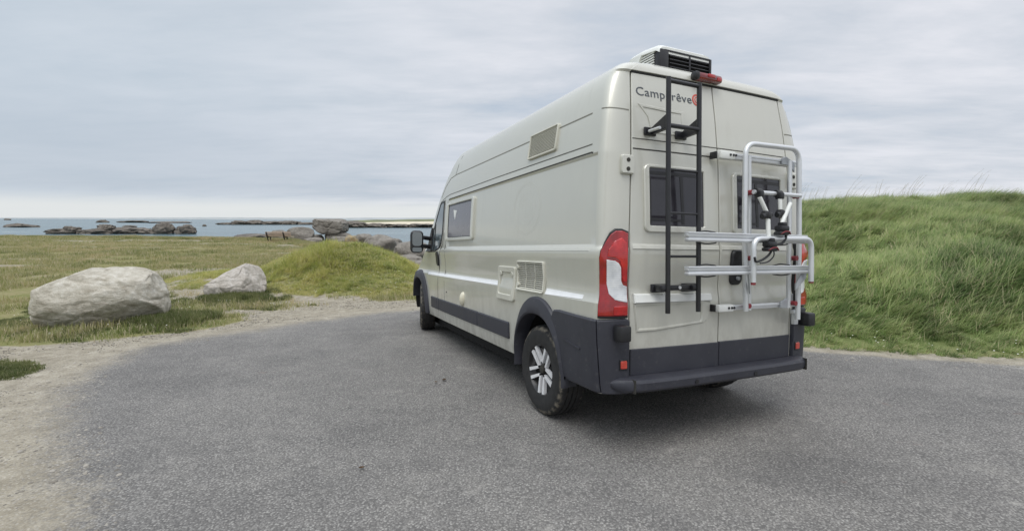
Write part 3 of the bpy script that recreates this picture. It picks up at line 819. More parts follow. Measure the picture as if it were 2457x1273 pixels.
def recess(y, z):
    return .009 * sstep(.205, .235, y) * (1 - sstep(3.56, 3.60, y)) * sstep(1.372, 1.39, z) * (1 - sstep(1.985, 2.005, z))
def yd(z, x=0): return interp(z, YD) + .018 * (abs(x) / .8) ** 2.4
def hwz(z): return interp(z, HW)
def side_x(y, z):
    h = hwz(z); s = interp(z, YS); f = interp(z, YF); y0 = interp(z, YD) + .018 + RY
    if y <= y0:
        t = min(1, max(0, (y0 - y) / RY)); xd = interp(z, XD); return xd + (h - xd) * max(0, 1 - t ** RP) ** (1 / RP)
    if y <= s: return h - recess(y, z) - .010 * sstep(3.4, 4.6, y)
    t = min(1, (y - s) / (f - s)); return (h - .010) * (1 - t ** 2.3) ** (1 / 2.1)
def m_side(y, z, d, sg=-1): return (sg * (side_x(y, z) + d), y, z)
def m_rear(x, z, d): return (x, yd(z, x) - d, z)
def m_out(s, z, d, sg=-1):
    """outline round the back corner: s 0..1 on the corner pillar, above 1 metres along the side"""
    xd, h, y0 = interp(z, XD), hwz(z), interp(z, YD) + .018
    if s <= 1:
        if s < 0: return (sg * (xd + s * .2), y0 - d, z)
        a = max(1e-4, min(s, .99999)) * pi / 2; u, v = sin(a) ** (2 / RP), cos(a) ** (2 / RP); n = Vector((u ** (RP - 1) / (h - xd), v ** (RP - 1) / RY)).normalized()
        return (sg * (xd + (h - xd) * u + n.x * d), y0 + RY * (1 - v) - n.y * d, z)
    return m_side(y0 + RY + s - 1, z, d, sg)

# ---- painted body, wheel arches cut out of it
def build_body():
    zs = sorted(set([.40, .43, .46, .50, .55, .62, .70, .78, .86, .93, .98, 1.00, 1.018, 1.035, 1.06, 1.10, 1.16, 1.22, 1.28, 1.335, 1.344, 1.352, 1.364, 1.372, 1.381, 1.39, 1.45, 1.52, 1.6, 1.7, 1.8, 1.9, 1.96, 1.985, 1.995, 2.005,
                     2.05, 2.1, 2.15, 2.22, 2.30, 2.38, 2.45, 2.52, 2.56, 2.575, 2.60, 2.62, 2.635, 2.65, 2.66, 2.675, 2.685, 2.695, 2.70, 2.705, 2.708]))
    ysl = [.205, .22, .235, .30, .40] + [.5 + .125 * k for k in range(24)] + [3.5, 3.56, 3.58, 3.60]
    ysl = sorted(set(ysl))
    bm = bmesh.new(); rows = []
    for z in zs:
        half = []; xd = interp(z, XD); inset = .026 if z < 2.568 else 0.0
        for fx in (0, .25, .5, .75, .97): half.append((xd * fx, yd(z, xd * fx) + inset))
        half.append((xd + .004, yd(z, xd) + inset)); half.append((xd + .008, interp(z, YD) + .018 + .001))
        y0 = interp(z, YD) + .018
        for k in range(1, 13):
            a = k / 12 * pi / 2; half.append((xd + .008 + (hwz(z) - xd - .008) * sin(a) ** (2 / RP), y0 + RY * (1 - max(0, cos(a)) ** (2 / RP))))
        s, f = interp(z, YS), interp(z, YF); yb = y0 + RY
        for y in ysl:
            yy = yb + (y - ysl[0]) / (ysl[-1] - ysl[0]) * (min(3.60, s - .02) - yb) if (yb > .30 or s < 3.64) else max(y, yb + .0005 * (ysl.index(y) + 1))
            half.append((side_x(yy, z), yy))
        ly = half[-1][1]
        for k in range(1, 7): y = ly + (s - ly) * k / 6; half.append((side_x(y, z), y))
        for k in range(1, 13):
            t = sin(k / 12 * pi / 2) ; y = s + (f - s) * t; half.append((side_x(y, z) if k < 12 else 0.0, y))
        full = [(-x, y) for x, y in half] + [(x, y) for x, y in half[1:-1]][::-1]
        rows.append([bm.verts.new((x, y, z)) for x, y in full])
    n = len(rows[0])
    for A, B in zip(rows, rows[1:]):
        for k in range(n): bm.faces.new((A[k], A[(k + 1) % n], B[(k + 1) % n], B[k]))
    bm.faces.new(rows[0]); bm.faces.new(rows[-1])
    bmesh.ops.remove_doubles(bm, verts=bm.verts, dist=1e-5)
    bmesh.ops.triangulate(bm, faces=[f for f in bm.faces if len(f.verts) > 4])
    body = obj('body', bm, [PAINT, WELL], van, ang=24)
    cuts = []
    for cy, cz in ((1.0, .36), (5.0, .44)):
        for sg in (-1, 1):
            c = bmesh.new(); P = arch_curve(cy, cz, .415, .485, 40, low=.3)
            A = [c.verts.new((sg * .52, y, z)) for y, z in P]; B = [c.verts.new((sg * 1.3, y, z)) for y, z in P]
            for k in range(len(P)): c.faces.new((A[k], A[(k + 1) % len(P)], B[(k + 1) % len(P)], B[k]))
            c.faces.new(A); c.faces.new(B); co = obj('cutter', c, [PAINT, WELL], van)
            for p in co.data.polygons: p.material_index = 1
            cuts.append(co)
    for co in cuts:
        md = body.modifiers.new('cut', 'BOOLEAN'); md.operation = 'DIFFERENCE'; md.object = co; md.solver = 'EXACT'
    dg = bpy.context.evaluated_depsgraph_get(); me = bpy.data.meshes.new_from_object(body.evaluated_get(dg))
    body.modifiers.clear(); body.data = me; me.set_sharp_from_angle(angle=rad(24))
    for co in cuts: bpy.data.objects.remove(co, do_unlink=True)
    return body
def arch_curve(cy, cz, a, b, n=40, low=0.0, e=2.2):
    P = []
    for k in range(n + 1):
        t = pi * k / n; c, s = cos(t), sin(t)
        P.append((cy + a * (abs(c) ** (2 / e)) * (1 if c > 0 else -1), cz + b * abs(s) ** (2 / e)))
    if low: P = [(cy + a, cz - low)] + P + [(cy - a, cz - low)]
    return P
body = build_body()

def part(name, material, build, parent=van, label=None, **k):
    b = bmesh.new(); build(b); o = obj(name, b, material, parent, **k)
    if label: o['label'] = label
    return o
# ---- dark underside; main box extended down to block light beneath the van
def under(b):
    box(b, (0, 3.35, .31), (1.56, 4.1, .22), .02); box(b, (0, .80, .385), (1.40, 1.1, .11), .02)
    cyl(b, (-.80, 1.0, .34), (.80, 1.0, .34), .06); box(b, (.35, 1.9, .26), (.45, 1.2, .16), .03); box(b, (-.3, 3.2, .27), (.5, 1.0, .14), .03)
part('chassis', WELL, under)

# ---- seams and swage lines of the painted body
for sg in (-1, 1):
    ms = lambda y, z, d, sg=sg: m_side(y, z, d, sg); mo = lambda s, z, d, sg=sg: m_out(s, z, d, sg)
    part('roof_seam', GREYSEAM, lambda b: strip(b, [(.37, 2.295), (3.40, 2.298), (3.62, 2.28), (3.80, 2.20), (3.96, 2.06)], .010, ms, -.004, .0015))
    part('gutter_seam', GREYSEAM2, lambda b: strip(b, [(.32, 2.07), (2.0, 2.072), (3.55, 2.062), (3.72, 2.048), (3.90, 2.01)], .008, ms, -.004, .0015))
    part('panel_recess_edge', SEAM, lambda b: strip(b, [(.30, 2.008), (.32, 2.013), (3.54, 2.004), (3.60, 1.997)], .011, ms, -.004, .0015))
    part('corner_seam', PAINT_TRIM, lambda b: strip(b, [(.56, 2.50), (.58, 2.25), (.61, 1.9), (.64, 1.5)], .010, mo, -.004, .003))
    part('pillar_seam', GREYSEAM, lambda b: strip(b, [(.04, 2.29), (.95, 2.30)], .008, mo, -.004, .002))
    part('roof_front_seam', SEAM, lambda b: strip(b, [(3.43, 2.298), (3.40, 2.42), (3.36, 2.52), (3.28, 2.58)], .009, ms, -.004, .0015))
    # belt ledge and tape
    part('belt_moulding', PAINT_TRIM, lambda b: patch(b, [(.27, 1.343), (3.74, 1.335), (3.74, 1.352), (.27, 1.362)], ms, -.004, .003, .0015, .15, .03))
    part('tape_strip', WHITE_TAPE, lambda b: patch(b, [(.352, 1.012), (.882, 1.002), (.882, 1.046), (.352, 1.040)], ms, -.004, .003, 0, .15, .02))
    part('tape_strip', WHITE_TAPE, lambda b: patch(b, [(1.85, 1.008), (4.50, .985), (4.50, 1.022), (1.85, 1.050)], ms, -.004, .003, 0, .15, .02))
    # cab door outline and handle
    part('cab_door_seam', SEAM, lambda b: strip(b, [(3.745, 2.02), (3.74, 1.62), (3.80, 1.42), (3.93, 1.25), (3.965, 1.05), (3.98, .70), (4.0, .44)], .007, ms, -.004, .002))
    part('body_side_seam', SEAM, lambda b: strip(b, [(3.63, 1.99), (3.655, 1.5), (3.66, .45)], .005, ms, -.004, .0012))
    part('cab_door_handle', BLACK, lambda b: patch(b, rrect(3.945, 4.05, 1.125, 1.325, .05), ms, -.005, .022, .008, .05, .06))
    # cab side window: rubber frame with the pane in it
    cw = [(3.795, 1.985), (3.80, 1.60), (3.87, 1.45), (3.98, 1.37), (4.13, 1.335), (4.46, 1.330), (4.40, 1.44), (4.18, 1.72), (3.98, 1.955), (3.93, 1.985)]
    fr = part('cab_window', BLACK, lambda b: ring(b, loop2d_inset(cw, -.018), loop2d_inset(cw, .012), ms, -.01, .007, .002))
    part('pane', CABGLASS, lambda b: patch(b, loop2d_inset(cw, .008), ms, -.01, .003, 0, .08, .08), fr)
    part('window_divider', BLACK, lambda b: strip(b, [(4.20, 1.345), (4.17, 1.71)], .03, ms, 0, .008), fr)
    # grey rubbing strips along the sill
    for y0, y1 in ((1.575, 2.385), (2.40, 3.885), (3.90, 3.975), (3.99, 4.32)):
        part('rubbing_strip', PLASTIC, lambda b: patch(b, rrect(y0, y1, .527, .683, .012, 2), ms, -.004, .018, .008, .12, .06))
    # wheel arch flares
    for cy, cz, a, bb in ((1.0, .36, .43, .61), (5.0, .44, .50, .60)):
        O = arch_curve(cy, cz, a, bb, 44); I = arch_curve(cy, cz, .405, .475, 44)
        O = [(cy + a - .01, cz - .03)] + O + [(cy - a + .01, cz - .03)]; I = [(cy + .405, cz - .03)] + I + [(cy - .405, cz - .03)]
        if cy > 2: kk = [i for i, p in enumerate(O) if not (p[0] > cy and p[1] < .60)]; O = [O[i] for i in kk]; I = [I[i] for i in kk]
        if cy < 2: O = [p for p in O]
        def flare(b):
            rows = []
            for (oy, oz), (iy, iz) in zip(O, I):
                w = lambda t: (oy + (iy - oy) * t, oz + (iz - oz) * t)
                sx = lambda y, z: side_x(y, max(.42, z))
                q = []
                for t, d in ((0, -.01), (0, .014), (.08, .026), (.5, .040), (.88, .046), (1, .038), (1, -.09)):
                    y, z = w(t); q.append(b.verts.new((sg * (sx(y, z) + d), y, z)))
                rows.append(q)
            for A, B in zip(rows, rows[1:]):
                for k in range(6): b.faces.new((A[k], A[k + 1], B[k + 1], B[k]))
        part('wheel_arch', PLASTIC, flare)
    # rear bumper: side wing, corner piece, lamp stop, reflector
    yo = lambda y, z: y - (interp(z, YD) + .018 + RY) + 1
    wing = [(.80, .893)] + [(yo(y, z), z) for y, z in ((.40, .898), (.64, .905), (.70, .90), (.722, .865))] + \
           [(yo(y, z), z) for y, z in arch_curve(1.0, .36, .405, .475, 44)[28:] if z < .84] + [(yo(.588, .40), .405), (yo(.50, .40), .405), (.71, .410), (.73, .55), (.78, .75)]
    part('bumper_wing', PLASTIC, lambda b: patch(b, wing, mo, -.01, .030, .009, .07, .07))
    part('bumper_crease', PLASTIC, lambda b: strip(b, [(yo(.55, .7), .705), (yo(.33, .68), .672)], .012, mo, .025, .036))
    cor = [(.02, .40), (.02, .885), (.07, .900), (.787, .893), (.767, .75), (.717, .55), (.697, .405)]
    part('bumper_corner', PLASTIC, lambda b: patch(b, cor, mo, -.02, .030, .009, .07, .07))
    part('bumper_stop', BLACK, lambda b: box(b, (sg * .905, .045, .815), (.085, .09, .105), .014))
    rf = part('rear_reflector', BLACK, lambda b: patch(b, rrect(.055, .225, .562, .634, .012, 2), mo, .02, .036, .003, .05, .05))
    part('reflector_lens', ORANGE_RED, lambda b: patch(b, rrect(.075, .20, .572, .624, .008, 2), mo, .03, .040, .003, .05, .05), rf)
    # tail lamp
    lamp = [(.05, .905), (.05, 1.474), (.18, 1.490), (.33, 1.490), (.46, 1.465), (.62, 1.405), (.70, 1.360), (.745, 1.30), (.76, 1.15), (.77, .905)]
    tl = part('tail_lamp', BLACK, lambda b: patch(b, lamp, mo, -.02, .026, .006, .08, .08))
    part('red_lens', RED_DEEP, lambda b: patch(b, loop2d_inset(lamp, .014), mo, .01, .034, .006, .08, .08), tl)
    part('brake_lens', RED_LENS, lambda b: patch(b, [(.085, 1.14), (.085, 1.40), (.20, 1.43), (.36, 1.41), (.50, 1.355), (.52, 1.305), (.32, 1.297), (.23, 1.275), (.19, 1.235), (.185, 1.165), (.15, 1.14)], mo, .03, .039, .004, .06, .06), tl)
    part('clear_lens', CLEAR_LENS, lambda b: patch(b, [(.085, 1.008), (.085, 1.112), (.16, 1.122), (.205, 1.150), (.215, 1.240), (.26, 1.266), (.34, 1.280), (.545, 1.288), (.555, 1.13), (.50, 1.065), (.35, 1.026)], mo, .03, .040, .004, .06, .05), tl)
    part('fog_lens', RED_LENS, lambda b: patch(b, rrect(.085, .36, .925, .985, .01, 2), mo, .03, .039, .003, .06, .05), tl)
    # door hinges on the corner pillar
    hg = part('door_hinge', PAINT_TRIM, lambda b: patch(b, rrect(-.05, .22, 1.852, 1.980, .03, 3), mo, -.004, .024, .008, .06, .05))
    for zz in (1.945, 1.885):
        p = Vector(mo(.08, zz, .025)); n = (Vector(mo(.08, zz, .1)) - p).normalized()
        part('hinge_bolt', SEAM, lambda b: cyl(b, p - n * .006, p + n * .003, .014, 12), hg)

# ---- back doors
GAP = .0045
def door_poly(sg, z0=.520, z1=2.560):
    P = [(sg * GAP, z0), (sg * GAP, z1)]
    P += [(sg * (interp(z, XD) - .004), z) for z in (z1, 2.3, 2.0, 1.7, 1.35, 1.0, z0)]
    return P
part('door_seal', RUBBER, lambda b: patch(b, [(-.79, .50), (.79, .50), (.798, 1.35), (.77, 2.0), (.73, 2.565), (-.73, 2.565), (-.77, 2.0), (-.798, 1.35)], m_rear, -.03, -.016, 0, .2, .1))
def make_door(sg):
    dr = part('rear_door', PAINT, lambda b: patch(b, door_poly(sg), m_rear, -.024, .0, .004, .10, .045))
    a, c = (-.788, -.0035) if sg < 0 else (.0035, .788)
    for z, w in ((2.100, .006), (2.030, .009)):
        part('door_seam', SEAM, lambda b: strip(b, [(a + (.03 if sg < 0 else 0), z), (c - (.02 if sg > 0 else 0), z)], w, m_rear, -.004, .0015), dr)
    part('lower_trim', PLASTIC, lambda b: patch(b, [(a, .512), (c, .512), (c, .686), (a, .690)], m_rear, -.004, .012, .005, .12, .06), dr)
    part('belt_moulding', PAINT_TRIM, lambda b: patch(b, [(a + .01, 1.358), (c - .005, 1.356), (c - .005, 1.390), (a + .01, 1.394)], m_rear, -.004, .005, .003, .15, .03), dr)
    # hopper window
    wx0, wx1 = (-.682, -.130) if sg < 0 else (.128, .690)
    wz0, wz1 = 1.472, 1.932
    fr = part('window_frame', PAINT_TRIM, lambda b: ring(b, rrect(wx0, wx1, wz0, wz1, .045, 5), rrect(wx0 + .045, wx1 - .03, wz0 + .045, wz1 - .022, .010, 5), m_rear, -.004, .016, .006), dr)
    part('pane', GLASS2, lambda b: patch(b, rrect(wx0 + .044, wx1 - .029, wz0 + .044, wz1 - .021, .010, 3), m_rear, -.004, .005, 0, .12, .12), dr)
    xm = wx0 + (.58 if sg < 0 else .45) * (wx1 - wx0)
    for P, w, nm in (([(wx0 + .05, wz1 - .055), (wx1 - .04, wz1 - .055)], .022, 'blind_bar'), ([(xm, wz1 - .07), (xm + .015, wz0 + .06)], .026, 'window_strut'), ([(wx0 + .055, wz0 + .085), (xm, wz0 + .085)], .016, 'window_stay'),
                     ([(wx0 + .052, wz1 - .085), (wx0 + .054, wz0 + .06)], .010, 'window_rail')):
        part(nm, BLACK, lambda b: strip(b, P, w, m_rear, .003, .0075), dr)
    if sg < 0:
        # raised lettering of the converter, and its round emblem
        def txt(b):
            cu = bpy.data.curves.new('lettering', 'FONT'); cu.body = 'Camper\u00eave'[:6] + '\u00eave'; cu.size = .092; cu.extrude = 0; cu.resolution_u = 3
            cu.space_character = 1.05
            t = bpy.data.objects.new('lettering_tmp', cu); COL.objects.link(t)
            dg = bpy.context.evaluated_depsgraph_get(); me = bpy.data.meshes.new_from_object(t.evaluated_get(dg)); bpy.data.objects.remove(t, do_unlink=True)
            b.from_mesh(me); w = max(v.co.x for v in b.verts); k = .492 / w
            r = bmesh.ops.extrude_face_region(b, geom=b.faces[:])
            for v in [g_ for g_ in r['geom'] if isinstance(g_, bmesh.types.BMVert)]: v.co.z += 1
            for v in b.verts:
                x = -.708 + v.co.x * k; z = 2.404 + v.co.y * 1.0 * (.062 / .066); v.co = m_rear(x, z, .0025 if v.co.z > .5 else -.002)
        part('lettering', DECAL_GREY, txt, dr, smooth=False)
        cx, cz = -.165, 2.437
        circ = lambda r, n=28: [(cx + r * cos(2 * pi * k / n), cz + r * sin(2 * pi * k / n)) for k in range(n)]
        em = part('emblem', DECAL_RED, lambda b: ring(b, circ(.044), circ(.031), m_rear, -.002, .0025, .0003), dr)
        part('emblem_letter', DECAL_RED, lambda b: [strip(b, [(cx + .018 * cos(a_), cz + .020 * sin(a_)) for a_ in np.linspace(.6, 2 * pi - .9, 14)], .008, m_rear, -.002, .0025, .01), strip(b, [(cx - .004, cz), (cx + .018, cz + .002), (cx + .018, cz + .012)], .007, m_rear, -.002, .0025, .01)], dr)
        # pressed panel of the upper door
        part('pressed_panel', PAINT, lambda b: ring(b, [(-.70, 2.345), (-.47, 2.335), (-.30, 2.33), (-.30, 2.15), (-.60, 2.15), (-.625, 2.26)], [(-.655, 2.322), (-.47, 2.312), (-.33, 2.31), (-.33, 2.165), (-.575, 2.165), (-.595, 2.25)], m_rear, -.002, .005, .004), dr)
        # garnish over the number plate recess
        pg = part('plate_garnish', WHITEP, lambda b: patch(b, [(-.768, .998), (-.092, .994), (-.090, 1.046), (-.768, 1.060)], m_rear, -.004, .024, .006, .10, .04), dr)
        part('plate_recess', PAINT_TRIM, lambda b: ring(b, [(-.768, .992), (-.092, .990), (-.105, .90), (-.125, .855), (-.155, .835), (-.60, .80), (-.74, .80)], [(-.745, .985), (-.185, .985), (-.180, .92), (-.175, .87), (-.185, .853), (-.60, .825), (-.72, .825)], m_rear, -.004, .010, .008), dr)
    else:
        hd = part('door_handle', BLACK, lambda b: patch(b, rrect(.105, .225, 1.10, 1.36, .04, 4), m_rear, -.004, .022, .01, .05, .06), dr)
        part('handle_lock', ALUG, lambda b: cyl(b, (.165, .07, 1.15), (.165, .085, 1.15), .014), hd)
    return dr
d_left = make_door(-1); d_right = make_door(1)
def header(b): strip(b, [(-.735, 2.566), (.735, 2.566)], .012, lambda x, z, d: (x, yd(2.55, x) - d, z), -.02, .002)
part('header_seal', RUBBER, header)

# ---- roof end spoiler edge, third brake lamp
def bl3(b):
    box(b, (-.08, .176, 2.604), (.265, .060, .058), .022)
b3 = part('third_brake_lamp', RED_DARK, bl3)
part('lamp_cap', BLACK, lambda b: box(b, (-.195, .172, 2.604), (.05, .066, .062), .022), b3)
part('lamp_cover', RED_LENS, lambda b: [box(b, (-.065, .148, 2.612), (.07, .022, .028), .008), box(b, (.012, .152, 2.600), (.045, .022, .030), .008)], b3)

# ---- bumper step with parking sensors
def step(b):
    rows = []
    for k in range(29):
        x = .945 * sin((k / 28 * 2 - 1) * pi / 2 * .96) / sin(pi / 2 * .96); e = abs(x) / .945; y = -.030 + .035 * e ** 3.5 + .10 * max(0, (e - .82) / .18) ** 2.2
        prof = [(.16, .512), (y + .035, .518), (y + .012, .510), (y, .490), (y + .004, .445), (y + .02, .428), (.18, .425)]
        zk = 1 - .55 * max(0, (e - .9) / .1) ** 2; rows.append([b.verts.new((x, p, .472 + (q - .472) * zk)) for p, q in prof])
    for A, B in zip(rows, rows[1:]):
        for i in range(7): b.faces.new((A[i], A[(i + 1) % 7], B[(i + 1) % 7], B[i]))
    b.faces.new(rows[0]); b.faces.new(rows[-1])
st = part('bumper_step', PLASTIC, step)
for x in (-.788, -.331, .238, .697):
    e = abs(x) / .9; y = -.030 + .05 * e ** 3.5
    part('parking_sensor', BLACK, lambda b: cyl(b, (x, y + .02, .462), (x, y - .004, .462), .016, 14), st)
for x in (-.835, .835): part('step_seam', SEAM, lambda b: box(b, (x, .060, .471), (.004, .14, .0885)), st)
def flap(b): box(b, (.735, .03, .835), (.045, .03, .10), .006); box(b, (.715, .02, .885), (.05, .04, .03), .006)
part('rack_lock', ALU, flap)

# ---- grilles, hatch, side window and cap on the near side
def grille(y0, y1, z0, z1, n, border, verticals=0):
    fr = part('vent_grille', GRILLE_CREAM, lambda b: ring(b, rrect(y0, y1, z0, z1, .02, 3), rrect(y0 + border, y1 - border, z0 + border, z1 - border, .004, 3), m_side, -.004, .020, .005))
    part('vent_backing', SEAM, lambda b: patch(b, rrect(y0 + border - .002, y1 - border + .002, z0 + border - .002, z1 - border + .002, .004, 2), m_side, -.004, .004, 0, .15, .06), fr)
    h = (z1 - z0 - 2 * border) / n
    for k in range(n):
        z = z0 + border + h * (k + .5)
        part('slat', GRILLE_CREAM, lambda b: patch(b, [(y0 + border, z - h * .30), (y1 - border, z - h * .30), (y1 - border, z + h * .24), (y0 + border, z + h * .24)], m_side, .004, .013, .002, .2, .05), fr)
    for k in range(verticals):
        y = y0 + (y1 - y0) * (k + 1) / (verticals + 1)
        part('mullion', GRILLE_CREAM, lambda b: strip(b, [(y, z0 + border), (y, z1 - border)], .006, m_side, .004, .010), fr)
    return fr
g1 = grille(.905, 1.405, 1.000, 1.256, 13, .018, 2); g1['label'] = 'lower square vent grille above the back wheel'
for zz in (1.05, 1.20): part('vent_clip', GRILLE_CREAM, lambda b: patch(b, rrect(1.352, 1.392, zz - .016, zz + .016, .012, 3), m_side, 0, .027, .004), g1)
g2 = grille(.82, 1.305, 2.122, 2.338, 15, .016); g2['label'] = 'upper vent grille high on the side panel'
ht = part('cassette_hatch', GRILLE_CREAM, lambda b: ring(b, rrect(1.443, 1.833, .884, 1.196, .028, 4), rrect(1.49, 1.786, .94, 1.14, .02, 4), m_side, -.004, .022, .006))
part('hatch_door', PAINT_TRIM, lambda b: patch(b, rrect(1.482, 1.794, .932, 1.148, .02, 3), m_side, -.004, .010, .003, .1, .08), ht)
for y in (1.51, 1.765): part('hatch_lock', GRILLE_CREAM, lambda b: patch(b, [(y + .026 * cos(a), 1.128 + .022 * sin(a)) for a in np.linspace(0, 2 * pi, 12, False)], m_side, 0, .026, .004), ht)
sw = part('side_window', PAINT_TRIM, lambda b: ring(b, rrect(2.60, 3.60, 1.462, 1.946, .03, 4), rrect(2.665, 3.545, 1.500, 1.918, .012, 4), m_side, -.004, .026, .007))
part('pane', BLIND, lambda b: patch(b, rrect(2.660, 3.550, 1.495, 1.922, .012, 3), m_side, -.004, .015, 0, .12, .12), sw)
part('window_edge', BLACK, lambda b: ring(b, rrect(2.662, 3.548, 1.497, 1.921, .012, 4), rrect(2.680, 3.530, 1.508, 1.904, .012, 4), m_side, .01, .018, .001), sw)
part('window_sticker', WHITEP, lambda b: patch(b, [(3.20, 1.83), (3.34, 1.845), (3.30, 1.76), (3.26, 1.72), (3.235, 1.78)], m_side, .012, .0165, 0), sw)
def cap(b):
    P = Vector(m_side(2.89, .775, 0)); bmesh.ops.create_uvsphere(b, u_segments=18, v_segments=10, radius=1, matrix=Matrix.Translation(P) @ Matrix.Rotation(rad(12), 4, 'X') @ Matrix.Diagonal((.045, .050, .085, 1)))
part('water_cap', CREAM, cap)
part('filler_lock', SEAM, lambda b: patch(b, [(3.56 + .012 * cos(a), .80 + .012 * sin(a)) for a in np.linspace(0, 2 * pi, 10, False)], m_side, -.002, .004, 0))
# ghost of a removed round sticker: faint thin rings
def ghost(b):
    for ry, rz, w in ((.265, .225, .006), (.245, .207, .004), (.16, .137, .005), (.11, .094, .004), (.075, .065, .004)):
        P = [(1.29 + ry * cos(a), 1.705 + rz * sin(a)) for a in np.linspace(.25 if ry < .2 else 0, 2 * pi - (.9 if ry < .2 else .001), 40)]
        strip(b, P, w, m_side, -.003, .0004, .05)
part('sticker_ghost', GHOST, ghost)

# ---- wing mirrors
for sg in (-1, 1):
    def mir(b):
        c = Vector((sg * 1.215, 4.36, 1.458))
        M = Matrix.Translation(c) @ Matrix.Rotation(sg * rad(8), 4, 'Z')
        r = bmesh.ops.create_cube(b, size=1, matrix=M @ Matrix.Diagonal((.205, .15, .345, 1)))
        for v in r['verts']:
            if v.co.y > 4.36: v.co.x = c.x + (v.co.x - c.x) * .72; v.co.z = c.z + (v.co.z - c.z) * .80
        bmesh.ops.bevel(b, geom=b.edges[:], offset=.06, segments=4, affect='EDGES', profile=.5)
        for z in (1.40, 1.52): tube(b, [(sg * 1.11, 4.38, z), (sg * 1.0, 4.42, z - .01), (sg * .93, 4.45, z - .02)], .030, 8)
    mr_ = part('wing_mirror', BLACK, mir)
    mm = lambda x, z, d: (sg * (1.205 + x), 4.285 - d + sg * 0, z)
    rot = Matrix.Rotation(sg * rad(8), 3, 'Z')
    def mp2(x, z, d): p = rot @ Vector((sg * x, -.075 - d, 0)); return (sg * 1.215 + p.x, 4.36 + p.y, z)
    part('mirror_glass', MIRROR_GLASS, lambda b: patch(b, rrect(-.068, .068, 1.398, 1.596, .045, 5), mp2, -.004, .004, .001, .1, .1), mr_)
    part('wide_angle_glass', MIRROR_GLASS, lambda b: patch(b, rrect(-.066, .066, 1.316, 1.378, .022, 4), mp2, -.004, .004, .001, .1, .1), mr_)
    # triangular base of the mirror on the door
    part('mirror_base', BLACK, lambda b: patch(b, [(4.30, 1.325), (4.57, 1.318), (4.47, 1.47), (4.33, 1.66), (4.30, 1.66)], lambda y, z, d: m_side(y, z, d, sg), -.01, .022, .006, .08, .08))

# ---- front: screen and lamps, out of sight from the photograph but there
def m_front(x, z, d):
    s, f = interp(z, YS), interp(z, YF); h = hwz(z) - .010; t = max(0, 1 - (abs(x) / h) ** 2.1) ** (1 / 2.3); return (x * (1 + d * .3), s + (f - s) * t + d, z)
part('windscreen', GLASS, lambda b: patch(b, [(-.72, 1.34), (.72, 1.34), (.66, 1.98), (-.66, 1.98)], m_front, -.01, .006, 0, .08, .08))
part('radiator_grille', BLACK, lambda b: patch(b, rrect(-.42, .42, .62, .86, .04), m_front, -.01, .008, .003, .1, .08))
part('front_bumper', PLASTIC, lambda b: patch(b, [(-.88, .41), (.88, .41), (.88, .60), (-.88, .60)], m_front, -.01, .012, .004, .06, .08))
for sg in (-1, 1): part('head_lamp', CLEAR_LENS, lambda b: patch(b, [(sg * .52, .90), (sg * .80, .98), (sg * .84, 1.10), (sg * .56, 1.0)], m_front, -.01, .01, .003, .05, .05))

# ---- wheels
def make_wheel():
    w = empty('wheel', van)
    R0, Rr = .365, .205
    prof = [(-.075, Rr - .012), (-.108, Rr), (-.112, .222), (-.118, .255), (-.119, .285), (-.114, .318), (-.104, .342), (-.096, .352), (-.086, .360), (-.060, .364), (-.058, .356), (-.050, .356), (-.048, .365), (-.018, .366), (-.016, .357), (-.008, .357), (-.006, .366), (.024, .366),
            (.026, .357), (.034, .357), (.036, .365), (.060, .364), (.086, .360), (.096, .352), (.104, .342), (.114, .318), (.118, .27), (.110, Rr)]
    def rf(j, k): return (-.007 if (7 <= j <= 8 or 22 <= j <= 23) and k % 3 == 0 else 0.0) - (.004 if (9 == j or 21 == j) and k % 3 == 0 else 0)
    b = bmesh.new(); lathe(b, prof, 108, rfun=rf); obj('tyre', b, TYRE, w, ang=28)
    def dish(b):
        lathe(b, [(-.108, .206), (-.100, .200), (-.080, .190), (-.055, .178), (-.048, .12), (-.062, .075), (-.070, .05), (-.072, .0005)], 64)
        lathe(b, [(.09, .205), (.02, .19), (.0, .0005)], 32)
    r = obj('rim', b_ := bmesh.new(), RIMBLACK, w) if False else part('rim', RIMBLACK, dish, w)
    for k in range(5):
        a0 = 2 * pi * k / 5 + .13
        def spoke(b):
            for s in (-1, 1):
                # each arm of the V runs from the bolt circle to the rim
                a1 = a0 + s * rad(25.5)
                p0 = Vector((cos(a0 + s * .10) * .058, sin(a0 + s * .10) * .058)); p1 = Vector((cos(a1) * .196, sin(a1) * .196))
                t = (p1 - p0).normalized(); nn = Vector((-t.y, t.x)) * s
                for i0, (wa, wb, xa, xb) in enumerate([(.0120, .0160, -.0905, -.1050)]):
                    P = [p0 - nn * wa + t * -.004, p0 + nn * wa * .75, p1 + nn * wb * .9, p1 - nn * wb * .9]
                    X = [xa, xa, xb, xb]
                    top = [b.verts.new((X[i], P[i].x, P[i].y)) for i in range(4)]; bot = [b.verts.new((X[i] + .028, P[i].x, P[i].y)) for i in range(4)]
                    b.faces.new(top); b.faces.new(bot)
                    for i in range(4): b.faces.new((top[i], top[(i + 1) % 4], bot[(i + 1) % 4], bot[i]))
        part('spoke', SILVER, spoke, w, smooth=False)
        part('wheel_bolt', BLACK, lambda b: cyl(b, (-.070, cos(a0) * .056, sin(a0) * .056), (-.092, cos(a0) * .056, sin(a0) * .056), .011, 8), w)
    part('hub_cap', SEAM, lambda b: lathe(b, [(-.07, .034), (-.094, .033), (-.098, .026), (-.099, .0005)], 28), w)
    return w
def copy_tree(o, parent=None):
    c = o.copy(); COL.objects.link(c); c.parent = parent
    for ch in list(o.children): copy_tree(ch, c)
    return c
wh = make_wheel()
